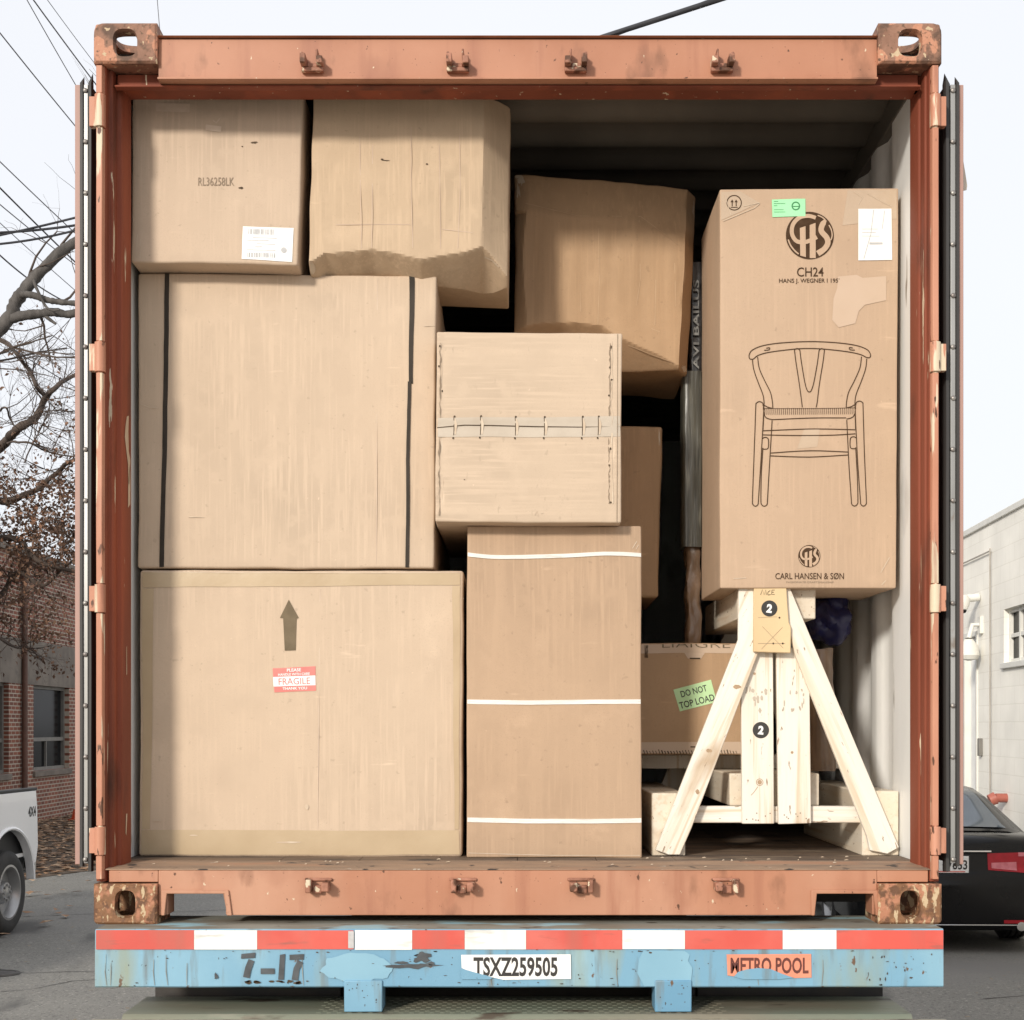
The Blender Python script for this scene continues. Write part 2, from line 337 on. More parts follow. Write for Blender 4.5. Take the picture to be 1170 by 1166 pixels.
M['dockplate'] = mat('worn steel dock plate', (.40, .35, .27), (.31, .275, .21), 7, .6, .2, .4, 90, (1, 1, 1), [((.16, .13, .10), 10, .62, .70, (1, 1, 1))])
M['lip'] = mat('greenish steel lip', (.20, .225, .17), (.24, .215, .16), 5, .55, .25, .4, 60, (.3, 1, 1), [((.09, .07, .05), 12, .6, .68, (.4, 1, 1)), ((.36, .32, .25), 6, .60, .7, (.4, 1, 1))])
M['barkgrey'] = mat('grey bark', (.115, .105, .097), (.055, .05, .046), 12, .9, 0, 1.0, 22, (1, 1, .4))
M['twig'] = mat('twig bark', (.09, .066, .052), (.06, .045, .037), 9, .9)
M['leaf'] = mat('dead oak leaf', (.165, .092, .055), (.09, .052, .035), 1.7, .8, 0, 0, 60, (1, 1, 1), [((.26, .135, .08), 3.7, .55, .62, (1, 1, 1))])
M['litter'] = mat('fallen leaf', (.33, .19, .105), (.20, .12, .072), 3.3, .85, 0, 0, 60, (1, 1, 1), [((.48, .34, .22), 7, .55, .60, (1, 1, 1))])
M['wire'] = mat('black cable', (.03, .03, .034), (.04, .04, .045), 5, .6)
M['wirefaint'] = mat('weathered cable', (.10, .10, .115), (.12, .12, .13), 5, .7)
M['white'] = mat('white car paint', (.88, .885, .885), (.86, .865, .865), 2, .25, 0, 0, 60, spec=.5, coat=.6)
M['carblack'] = mat('black car paint', (.006, .006, .007), (.007, .007, .008), 2, .12, 0, 0, 60, spec=.24, coat=.0)
M['tyre'] = mat('tyre rubber', (.026, .026, .026), (.04, .038, .036), 7, .8, 0, .2, 80)
M['rim'] = mat('grey rim', (.40, .40, .40), (.33, .33, .33), 5, .35, .7)
M['glass'] = mat('dark window glass', (.010, .011, .012), (.014, .015, .016), 2, .15, 0, 0, 60, spec=.04)
M['carglass'] = mat('car glass', (.10, .125, .15), (.08, .10, .125), 2, .06, 0, 0, 60, spec=.9)
M['tail'] = mat('red lamp plastic', (.42, .012, .025), (.34, .01, .018), 20, .3, 0, 0, 60, spec=.3, coat=.0)
M['tailpink'] = mat('pale lamp reflector', (.66, .22, .25), (.56, .15, .18), 20, .3, 0, 0, 60, spec=.3)
M['chrome'] = mat('chrome', (.75, .75, .76), (.7, .7, .7), 4, .15, 1)
M['trimblack'] = mat('black plastic trim', (.02, .02, .021), (.028, .028, .029), 6, .6)
M['whitewash'] = mat('white window frame', (.72, .71, .66), (.66, .65, .6), 6, .6)
M['greyframe'] = mat('grey window frame', (.20, .19, .17), (.16, .15, .135), 6, .6)
M['orange'] = mat('cone orange', (.75, .10, .035), (.66, .085, .03), 6, .5)
M['pipered'] = mat('red pipe cap', (.42, .13, .09), (.35, .10, .07), 9, .5)
M['iron'] = mat('iron cover', (.10, .095, .09), (.07, .066, .062), 12, .7, .4, .4, 60)
M['downpipe'] = mat('brown downpipe', (.14, .065, .045), (.10, .05, .035), 8, .6)
M['render'] = mat('grey rendered band', (.215, .185, .155), (.15, .128, .108), 3, .9, 0, .3, 30, (1, 1, 1), [((.13, .115, .10), 5, .58, .75, (1, .3, 1))])
M['dimprint'] = mat('worn grey print', (.20, .20, .19), (.05, .05, .05), 60, .5)
M['creamfilm'] = mat('cream primer', (.52, .40, .28), (.45, .33, .22), 30, .7)
M['knot'] = mat('pine knot', (.42, .30, .19), (.34, .23, .14), 60, .8)
M['creaseE'] = mat('rubbed crease', (.50, .345, .215), (.45, .30, .18), 30, .8)
M['creaseA'] = mat('pale fold line', (.60, .48, .375), (.55, .43, .325), 30, .8)
M['flap'] = mat('beige flap', (.62, .57, .48), (.55, .5, .42), 8, .7)

def brick_mat(name, c1, c2, mortar, bw, rh, ms, axis='Y', bias=0, rough=.85, bump=.6):
    m = bpy.data.materials.new(name); m.use_nodes = True; n = m.node_tree; L = n.links; b = n.nodes['Principled BSDF']
    t = n.nodes.new('ShaderNodeTexCoord'); sp = n.nodes.new('ShaderNodeSeparateXYZ'); cb = n.nodes.new('ShaderNodeCombineXYZ')
    L.new(t.outputs['Object'], sp.inputs[0]); L.new(sp.outputs[axis], cb.inputs['X']); L.new(sp.outputs['Z'], cb.inputs['Y'])
    br = n.nodes.new('ShaderNodeTexBrick'); L.new(cb.outputs[0], br.inputs['Vector'])
    br.inputs['Scale'].default_value = 1; br.inputs['Brick Width'].default_value = bw; br.inputs['Row Height'].default_value = rh
    br.inputs['Mortar Size'].default_value = ms; br.inputs['Mortar Smooth'].default_value = .2; br.inputs['Bias'].default_value = bias
    br.inputs['Color1'].default_value = (*c1, 1); br.inputs['Color2'].default_value = (*c2, 1); br.inputs['Mortar'].default_value = (*mortar, 1)
    nz = n.nodes.new('ShaderNodeTexNoise'); nz.inputs['Scale'].default_value = 1.4; nz.inputs['Detail'].default_value = 8; L.new(t.outputs['Object'], nz.inputs['Vector'])
    mr = n.nodes.new('ShaderNodeMapRange'); mr.inputs['To Min'].default_value = .75; mr.inputs['To Max'].default_value = 1.2; L.new(nz.outputs['Fac'], mr.inputs['Value'])
    vm = n.nodes.new('ShaderNodeVectorMath'); vm.operation = 'SCALE'; L.new(br.outputs['Color'], vm.inputs[0]); L.new(mr.outputs[0], vm.inputs['Scale'])
    L.new(vm.outputs[0], b.inputs['Base Color']); b.inputs['Roughness'].default_value = rough
    bp = n.nodes.new('ShaderNodeBump'); bp.inputs['Strength'].default_value = bump; bp.inputs['Distance'].default_value = .01; bp.invert = True
    L.new(br.outputs['Fac'], bp.inputs['Height']); L.new(bp.outputs[0], b.inputs['Normal'])
    return m
M['brick'] = brick_mat('red brick', (.27, .095, .058), (.155, .058, .04), (.42, .36, .29), .23, .083, .013)
M['block'] = brick_mat('white painted block', (.90, .875, .80), (.88, .855, .78), (.80, .77, .69), .41, .205, .005, bump=.3)

# ------------------------------------------------------------------ ground, dock
g = MB(); g.add([(-250, -60, 0), (250, -60, 0), (250, 500, 0), (-250, 500, 0)], [(0, 1, 2, 3)])
tag(g.build('ground', M['asphalt']), kind='structure')
g = MB()
pts = [(-10.1, 14, .006), (-7.2, 16.5, .006), (-6.6, 19, .006), (-5.3, 22, .006), (-4.8, 27, .006), (-5.2, 60, .006), (-10.1, 60, .006)]
g.add(pts, [tuple(range(len(pts)))]); tag(g.build('leaf_bed', M['dirt']), kind='structure')

def inside(x, y):
    c = False; n = len(pts)
    for i in range(n):
        a, b = pts[i], pts[(i + 1) % n]
        if (a[1] > y) != (b[1] > y) and x < (b[0] - a[0]) * (y - a[1]) / (b[1] - a[1]) + a[0]: c = not c
    return c
g = MB(); k = 0
while k < 6500:
    y = 14 + 22 * rnd.random(); x = -10.1 + 5.8 * rnd.random()
    if not inside(x, y):
        if rnd.random() > .06 or x < -8.8 + .0: continue
    s = .045 + .06 * rnd.random(); a = rnd.random() * 6.28; z = .012 + .03 * rnd.random()
    c_, s_ = math.cos(a) * s, math.sin(a) * s; t1, t2 = rnd.uniform(-.03, .03), rnd.uniform(-.03, .03)
    if x < -10.0: continue
    g.add([(x - c_, y - s_, z + abs(t1)), (x + s_ * .5, y - c_ * .5, z + abs(t2)), (x + c_, y + s_, z + .5 * abs(t1 + t2)), (x - s_ * .5, y + c_ * .5, z + .03 * rnd.random())], [(0, 1, 2), (0, 2, 3)])
    k += 1
tag(g.build('leaf_litter', M['litter'], fix=False), 'brown fallen leaves scattered on the ground by the brick wall', 'leaves', kind='stuff')

g = MB(); g.box(-9, 9, -6, 3.98, 0, 1.165)
dk = thing('loading_dock', 'pale concrete loading dock under the lower edge of the photo', 'dock', (0, 0, 0))
g.build('dock_body', M['concrete'], dk, .01)
lv = thing('dock_leveller', 'worn steel dock plate with greenish lip reaching under the blue beam', 'dock plate', (0, 3, 1.166))
g = MB(); g.box(-1.185, 1.185, 1.2, 4.135, 1.167, 1.186)
for i in range(60):                     # raised chequer bars
    for j in range(5):
        x = -1.16 + i * .0392 + (.0196 if j % 2 else 0); y = 4.0 + j * .027
        g.box(x - .010, x + .010, y - .003, y + .003, 1.186, 1.189)
g.build('deck_plate', M['dockplate'], lv)
g = MB()
prof = [(4.137, 1.186), (4.137, 1.176), (4.42, 1.185), (4.42, 1.197), (4.15, 1.197)]
g.prism([(-1.105, y, z) for y, z in prof], (0, 0, 0), (2.20, 0, 0))
for i in range(40):
    for j in range(9):
        x = -.56 + i * .0288 + (.0144 if j % 2 else 0); y = 4.165 + j * .027
        g.box(x - .007, x + .007, y - .0025, y + .0025, 1.197, 1.1985)
g.build('lip', M['lip'], lv, .003)

g = MB(); rc_ = random.Random(5)
for (x, y, dx, dy, n) in ((-4.6, 12.4, .22, .05, 9), (-3.9, 11.2, .16, .13, 10), (-5.2, 15.6, .3, .10, 9), (-3.4, 13.6, .10, -.22, 9), (4.6, 11.6, .24, .07, 8), (3.4, 10.9, .2, .16, 8)):
    P = []
    for k in range(n): P.append(Vector((x, y))); x += dx + rc_.gauss(0, .07); y += dy + rc_.gauss(0, .09)
    m = m_line(P, [.004 + .016 * rc_.random() for _ in P]); g.add([(a[0], a[1], .004) for a in m[0]], m[1])
tag(g.build('road_crack', M['dark'], fix=False), kind='structure')
mh = MB(); c = at(3, 1113, 12.0); c.z = 0
mh.lathe([(.004, 0), (.012, .0), (.012, .10), (.016, .105), (.016, .13), (.004, .14)], (c.x, c.y, 0), 'Z', 32)
tag(mh.build('valve_cover', M['iron'], smooth=30), 'small round iron cover set in the asphalt at left', 'cover')

# ------------------------------------------------------------------ container
zt_low = EYE - .565; D0 = 4.286; ZF = EYE - .4005; XC = (591.5 - VX) * D0 / F
def PX(px, d=D0): return (px - VX) * d / F
def PZ(py, d=D0): return EYE + (VY - py) * d / F
ct = thing('shipping_container', 'rust worn salmon red shipping container with its doors swung open', 'container', (XC, D0 + 3, PZ(1056)))
ZB, ZT = PZ(1056), PZ(28); ZR = EYE + 1.99
WO, WI = 1.219, 1.183

def ray_rect(a, hw0, hw1, hh0, hh1):
    c, s = math.cos(a), math.sin(a); t = 1e9
    if c > 1e-9: t = min(t, hw1 / c)
    if c < -1e-9: t = min(t, hw0 / -c)
    if s > 1e-9: t = min(t, hh1 / s)
    if s < -1e-9: t = min(t, hh0 / -s)
    return (c * t, s * t)
def holed_plate(mb, o, u, v, n_, w0, w1, h0, h1, hw, hh, th, cham=.006):
    """plate round a hole centre o, spanning -w0..w1 along u and -h0..h1 along v, an oval hole hw x hh, thickness th along n_ (inward)"""
    o, u, v, n_ = Vector(o), Vector(u), Vector(v), Vector(n_); N = 48
    angs = sorted([2 * math.pi * k / N for k in range(N)] + [math.atan2(b * q, a * p) % (2 * math.pi) for a in (w1, -w0) for b in (h1, -h0) for p, q in ((1, .93), (1, .8), (1, .67), (.95, 1), (.87, 1), (.75, 1))] + [math.atan2(b, a) % (2 * math.pi) for a in (w1, -w0) for b in (h1, -h0)])
    N = len(angs); rings = []
    def hole(a, g):
        c, s = math.cos(a), math.sin(a); e = 3.0
        r = (abs(c / (hw + g)) ** e + abs(s / (hh + g)) ** e) ** (-1 / e); return c * r, s * r
    for kind in range(5):
        ring = []
        for a in angs:
            if kind in (0, 1): p = ray_rect(a, w0 - (cham if kind == 0 else 0), w1 - (cham if kind == 0 else 0), h0 - (cham if kind == 0 else 0), h1 - (cham if kind == 0 else 0)); dz = 0 if kind == 0 else cham
            elif kind == 2: p = ray_rect(a, w0, w1, h0, h1); dz = th
            elif kind == 3: p = hole(a, .004); dz = 0
            else: p = hole(a, 0); dz = th
            ring.append(o + u * p[0] + v * p[1] + n_ * dz)
        rings.append(ring)
    k = len(mb.v); vs = [p for r in rings for p in r]; fs = []
    for i in range(N):
        j = (i + 1) % N
        def q(a, b): fs.append((a * N + i, a * N + j, b * N + j, b * N + i))
        q(3, 0); q(0, 1); q(1, 2); q(3, 4); q(4, 2)
    mb.add(vs, fs)
def casting(sx, top):
    """ISO corner casting: hollow block, oval openings in the front, outer side and top/bottom faces"""
    mb = MB(); w, h, dp, t = .182, .116, .165, .022
    xo = XC + sx * WO; y0 = D0 - .012
    z0 = ZT - h if top else ZB; zc = z0 + h / 2
    xc = xo - sx * w * .5
    holed_plate(mb, (xc, y0, zc), (1, 0, 0), (0, 0, 1), (0, 1, 0), w / 2, w / 2, h / 2, h / 2, .031 if top else .026, .036, t)
    yc = y0 + t + (dp - t) / 2
    holed_plate(mb, (xo, yc, zc), (0, 1, 0), (0, 0, 1), (-sx, 0, 0), (dp - t) / 2, (dp - t) / 2, h / 2, h / 2, .034, .036, t, .0005)
    zz = ZT if top else ZB
    holed_plate(mb, (xo - sx * (t + (w - t) / 2), yc, zz), (1, 0, 0), (0, 1, 0), (0, 0, -1 if top else 1), (w - t) / 2, (w - t) / 2, (dp - t) / 2, (dp - t) / 2, .060, .052, t, .0005)
    xi = xo - sx * w
    a, b = sorted((xi, xi + sx * .012)); zl, zh = (z0, z0 + h - t) if top else (z0 + t, z0 + h)
    mb.box(a, b, y0 + t, y0 + dp, zl, zh)
    if top: a, b = sorted((xi + sx * .012, xo - sx * t)); mb.box(a, b, y0 + t, y0 + dp, z0, z0 + .012)
    else: a, b = sorted((xi + sx * .012, xo - sx * t)); mb.box(a, b, y0 + t, y0 + dp, z0 + h - .012, z0 + h)
    if not top: a, b = sorted((xi + sx * .012, xo - sx * t)); mb.box(a, b, y0 + dp - .012, y0 + dp, z0 + t, z0 + h - .012)
    cx_, cz_, R_ = xo - sx * (.028 if top else .014), (ZT - .028 if top else ZB + .014), (.028 if top else .014)
    for p in mb.v:
        dx, dz = (p.x - cx_) * sx, (p.z - cz_) * (1 if top else -1)
        if dx > 0 and dz > 0 and math.hypot(dx, dz) > R_:
            k = R_ / math.hypot(dx, dz); p.x = cx_ + sx * dx * k; p.z = cz_ + (1 if top else -1) * dz * k
    mb.build('corner_casting', M['casting_top' if top else 'casting'], ct, smooth=35)
for sx in (-1, 1):
    for top in (0, 1): casting(sx, top)

hx0, hx1 = XC - WO + .182, XC + WO - .182
g = MB()                                     # header beam: face, small lip at its foot
prof = [(D0 + .012, PZ(43)), (D0 + .010, PZ(86.5)), (D0 - .004, PZ(89)), (D0 - .004, PZ(91)), (D0 + .03, PZ(91.2)), (D0 + .06, PZ(91)), (D0 + .06, PZ(43) + .004)]
g.prism([(hx0, y, z) for y, z in prof], (0, 0, 0), (hx1 - hx0, 0, 0))
g.box(hx0, hx1, D0 - .002, D0 + .2, PZ(43) + .0045, PZ(41))
for sx in (-1, 1):                           # gussets that carry the header up to the castings
    xa = hx0 if sx < 0 else hx1
    poly = [(xa, D0 + .02, PZ(36)), (xa - sx * .02, D0 + .02, PZ(39)), (xa - sx * .075, D0 + .02, PZ(41.4)), (xa, D0 + .02, PZ(41.4))]
    g.prism(poly, (0, 0, 0), (0, .12, 0))
g.build('door_header', M['paint'], ct, .0025)
g = MB(); zhb = EYE + 1.861
prof = [(D0 + .031, PZ(91.8)), (D0 + .031, PZ(94)), (D0 + .05, PZ(94) - .004), (D0 + .06, zhb + .012), (D0 + .12, zhb), (D0 + .135, zhb), (D0 + .135, ZT - .118), (D0 + .061, ZT - .118), (D0 + .061, PZ(91.8))]
g.prism([(XC - 1.17, y, z) for y, z in prof], (0, 0, 0), (2.34, 0, 0)); g.box(hx0, hx1, D0 + .0615, D0 + .135, ZT - .1175, ZT - .035); g.build('header_channel', M['red'], ct, .002)
# sill with two lift pockets
zs1, zs0 = PZ(995), PZ(1046.5)
poly = [(hx0, zs1), (hx1, zs1), (hx1, zs0), (PX(1001), zs0), (PX(1000), PZ(1020.5)), (PX(934), PZ(1020.5)), (PX(931), zs0), (PX(259), zs0), (PX(254), PZ(1020.5)), (PX(190), PZ(1020.5)), (PX(188), zs0), (hx0, zs0)]
g = MB(); g.prism([(x, D0 + .008, z) for x, z in poly], (0, 0, 0), (0, .012, 0))
for a, b in ((188, 259), (931, 1001)):       # raised rims of the pockets
    rim = [(PX(a - 4), zs0), (PX(a - 4), PZ(1017.5)), (PX(b + 2), PZ(1017.5)), (PX(b + 6), zs0), (PX(b), zs0), (PX(b - 3), PZ(1021.5)), (PX(a + 2.5), PZ(1021.5)), (PX(a), zs0)]
    g.prism([(x, D0 + .0, z) for x, z in rim], (0, 0, 0), (0, .0075, 0))
    g.box(PX(a) , PX(b), D0 + .0205, D0 + .10, PZ(1020), PZ(1018))
    for q in (a + .5, b - 1): g.box(PX(q) - .004, PX(q) + .004, D0 + .0205, D0 + .10, zs0, PZ(1021))
g.box(PX(262), PX(928), D0 + .0205, D0 + .15, zs0 + .002, zs1 - .002)
for a, b in ((PX(123.5), hx0 - .0005), (hx1 + .0005, PX(1061.5))): g.box(a, b, D0 + .0085, D0 + .06, PZ(1008.6), zs1)
g.build('door_sill', M['paint'], ct, .003)
g = MB(); g.prism([(XC - 1.19, D0 + .006, zs1 + .0005), (XC - 1.19, D0 + .006, zs1 + .004), (XC - 1.19, D0 + .16, ZF - .001), (XC - 1.19, D0 + .16, zs1 + .0005)], (0, 0, 0), (2.38, 0, 0))
g.build('threshold', M['threshold'], ct, .002)
g = MB()
for i in range(10): g.box(XC - WI + i * .2366, XC - WI + i * .2366 + .2346, D0 + .161, D0 + 6.0, ZF - .03, ZF)
g.build('floor', M['floor'], ct)
# corner posts
for sx in (-1, 1):
    sec = [(1.217, .012), (1.1895, .012), (1.1875, .035), (1.182, .037), (1.1795, .060), (1.1805, .072), (1.174, .076), (1.1665, .125), (1.1665, .14), (1.217, .145)] if sx > 0 else [(1.217, .012), (1.1895, .012), (1.1875, .035), (1.176, .037), (1.1735, .060), (1.1745, .072), (1.160, .076), (1.1495, .125), (1.1495, .14), (1.217, .145)]
    g = MB(); g.prism([(XC + sx * x, D0 + y, 0) for x, y in sec], (0, 0, PZ(1008)), (0, 0, PZ(74))); g.build('corner_post', M['red'], ct, .0025)
    if sx < 0:
        def ps(y, t): return Vector((XC - (1.160 - .0105 * t) + .0012, D0 + .076 + .049 * t, PZ(y, D0 + .1)))
        for pol in ([(476, .55), (474, .8), (492, .75), (515, .8), (524, 1), (552, .9), (553, .75), (530, .7), (520, .55), (500, .3), (486, .4)], [(528, .95), (548, 1), (575, .98), (580, .7), (556, .72), (540, .8)], [(740, .5), (738, .56), (770, .58), (772, .5)], [(930, .45), (930, .62), (955, .5), (952, .4)]):
            gg = MB(); gg.add([ps(y, t) for y, t in pol], [tuple(range(len(pol)))]); gg.build('peeled_patch', M['creamfilm'], ct, fix=False)
    # hinge bar along the front edge, with knuckles
    kn = [(108, 145), (391, 425), (668, 700), (945, 977)]
    ys = [74] + [v for p in kn for v in p] + [1006]
    xa = XC + sx * 1.216; xb = XC + sx * 1.1915
    g = MB()
    for i in range(0, len(ys), 2):
        a, b = PZ(ys[i] + 1.2), PZ(ys[i + 1] - 1.2)
        n = 14; pr = []
        for k in range(n + 1):
            z = a + (b - a) * k / n; w = .0012 * noise.noise((z * 4, sx * 3, 0))
            pr.append((z, w))
        x0, x1 = sorted((xa, xb))
        vs = []; 
        for z, w in pr: vs += [(x0 + w, D0 + .0115, z), (x0 + w + .003, D0 - .004, z), (x1 + w - .005, D0 - .004, z), (x1 + w, D0 + .0115, z)]
        fs = [(k * 4 + q, k * 4 + q + 1, k * 4 + q + 5, k * 4 + q + 4) for k in range(n) for q in range(3)]
        e = n * 4; fs += [(0, 1, 2, 3), (e, e + 1, e + 2, e + 3)] + [(k * 4 + 3, k * 4, k * 4 + 4, k * 4 + 7) for k in range(n)]
        g.add(vs, fs)
    g.build('hinge_bar', M['strip'], ct, .0015)
    for a, b in kn:
        g = MB(); za, zb = PZ(b), PZ(a)
        g.tube([(XC + sx * 1.204, D0 + .004, za), (XC + sx * 1.204, D0 + .004, zb)], .0155, 16)
        x0, x1 = sorted((XC + sx * 1.206, XC + sx * 1.236)); g.box(x0, x1, D0 + .004, D0 + .028, za + .004, zb - .004)
        g.tube([(XC + sx * 1.204, D0 + .004, za - .005), (XC + sx * 1.204, D0 + .004, zb + .005)], .008, 10)
        g.build('hinge', M['strip'], ct, .0012)
# cam keepers on header and sill
def keeper(px, py, top, flip):
    g = MB(); c = at(px, py, D0); y1 = D0 + (.009 if top else .0075); s = -1 if flip else 1
    def bx(a, b, ya, z0, z1):
        a, b = sorted((c.x + s * a, c.x + s * b)); g.box(a, b, ya, y1, c.z + z0, c.z + z1)
    if top:
        bx(-.034, .030, y1 - .020, -.028, -.016); bx(-.034, -.018, y1 - .050, -.0155, .012); bx(.012, .030, y1 - .046, -.0155, .006)
        bx(.010, .016, y1 - .036, .0065, .030); bx(-.0175, .0115, y1 - .014, -.0155, -.002)
        bx(-.034, -.026, y1 - .034, .0125, .022)
    else:
        bx(-.034, -.018, y1 - .044, -.016, .022); bx(.012, .034, y1 - .050, -.012, .014); bx(-.0175, .0115, y1 - .020, -.020, .004)
        bx(-.040, .040, y1 - .008, .0145, .024)
    o = g.build('cam_keeper', M['lug'], ct, .004, seg=3)
for i, px in enumerate((358, 524, 657, 824)): keeper(px, 72, 1, i > 1)
for i, px in enumerate((364, 529, 664, 829)): keeper(px, 1013, 0, i > 1)
# corrugated shell: side walls, roof, end wall
def corrug(y): 
    t = (y / .278) % 1; return 0 if t < .32 else (t - .32) / .18 if t < .5 else 1 if t < .82 else 1 - (t - .82) / .18
for sx in (-1, 1):
    g = MB(); ys = []; y = D0 + .14
    while y < D0 + 6.0: ys.append(y); y += .278 / 11.12
    xs = [XC + sx * (WI + (0 if y < D0 + .34 else .024 * corrug(y - D0 - .34))) for y in ys]
    vs = []; fs = []
    for x, y in zip(xs, ys): vs += [(x, y, ZF - .005), (x, y, ZT - .02)]
    for x, y in zip(xs, ys): vs += [(x + sx * .004, y, ZF - .005), (x + sx * .004, y, ZT - .02)]
    n = len(ys)
    for i in range(n - 1): fs += [(2 * i, 2 * i + 1, 2 * i + 3, 2 * i + 2), (2 * n + 2 * i, 2 * n + 2 * i + 1, 2 * n + 2 * i + 3, 2 * n + 2 * i + 2)]
    g.add(vs, fs); g.build('side_wall', [M['inwall']], ct, smooth=30)
    g = MB(); x0, x1 = sorted((XC + sx * (WI + .03), XC + sx * 1.217)); g.box(x0, x1, D0 + .16, D0 + 6.05, ZB + .02, ZF + .05); g.box(x0, x1, D0 + .16, D0 + 6.05, ZT - .07, ZT - .012)
    x0, x1 = sorted((XC + sx * (WI + .032), XC + sx * (WI + .034)))
    g.box(x0, x1, D0 + .16, D0 + 6.05, ZF + .0505, ZT - .0705)
    g.build('side_rail', M['paint'], ct)
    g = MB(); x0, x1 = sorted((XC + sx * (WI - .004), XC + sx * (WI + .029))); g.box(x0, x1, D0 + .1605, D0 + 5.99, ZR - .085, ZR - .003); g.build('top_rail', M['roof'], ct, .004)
    if sx < 0:
        for py in (345, 408, 425, 560, 690, 920):   # lashing knobs / bolts on the lining edge
            pass
g = MB(); ys = []; y = D0 + .14
while y < D0 + 6.05: ys.append(y); y += .209 / 12
def rc(y):
    t = ((y - .03) / .209) % 1
    return .5 - .5 * math.cos(2 * math.pi * t) if t < .5 else 1 if False else (.5 - .5 * math.cos(2 * math.pi * t))
n = len(ys); vs = []; fs = []
for y in ys: vs += [(XC - 1.2, y, ZR - .022 * rc(y - D0) ** 1.5), (XC + 1.2, y, ZR - .022 * rc(y - D0) ** 1.5)]
for i in range(n - 1): fs.append((2 * i, 2 * i + 1, 2 * i + 3, 2 * i + 2))
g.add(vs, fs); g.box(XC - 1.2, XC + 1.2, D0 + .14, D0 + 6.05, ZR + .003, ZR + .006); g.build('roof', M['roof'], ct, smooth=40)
g = MB(); g.box(XC - 1.2, XC + 1.2, D0 + 6.0, D0 + 6.05, ZB + .03, ZT - .025); g.build('end_wall', M['inwall'], ct)
g = MB(); g.box(XC - 1.18, XC + 1.18, D0 + .51, D0 + 6.0, ZB + .06, ZF - .035); g.box(.45, 1.15, D0 + .6, D0 + 5.9, ZB + .01, ZB + .0595); g.box(-.45, .449, D0 + .8, D0 + 5.9, ZB + .012, ZB + .0595); g.box(.5, 1.18, D0 + .5, D0 + .59, zt_low, ZB + .0595); g.build('underframe_and_blocker', M['dark'], ct)  # right-hand dark boxes are added so the right lift pocket reads as shade
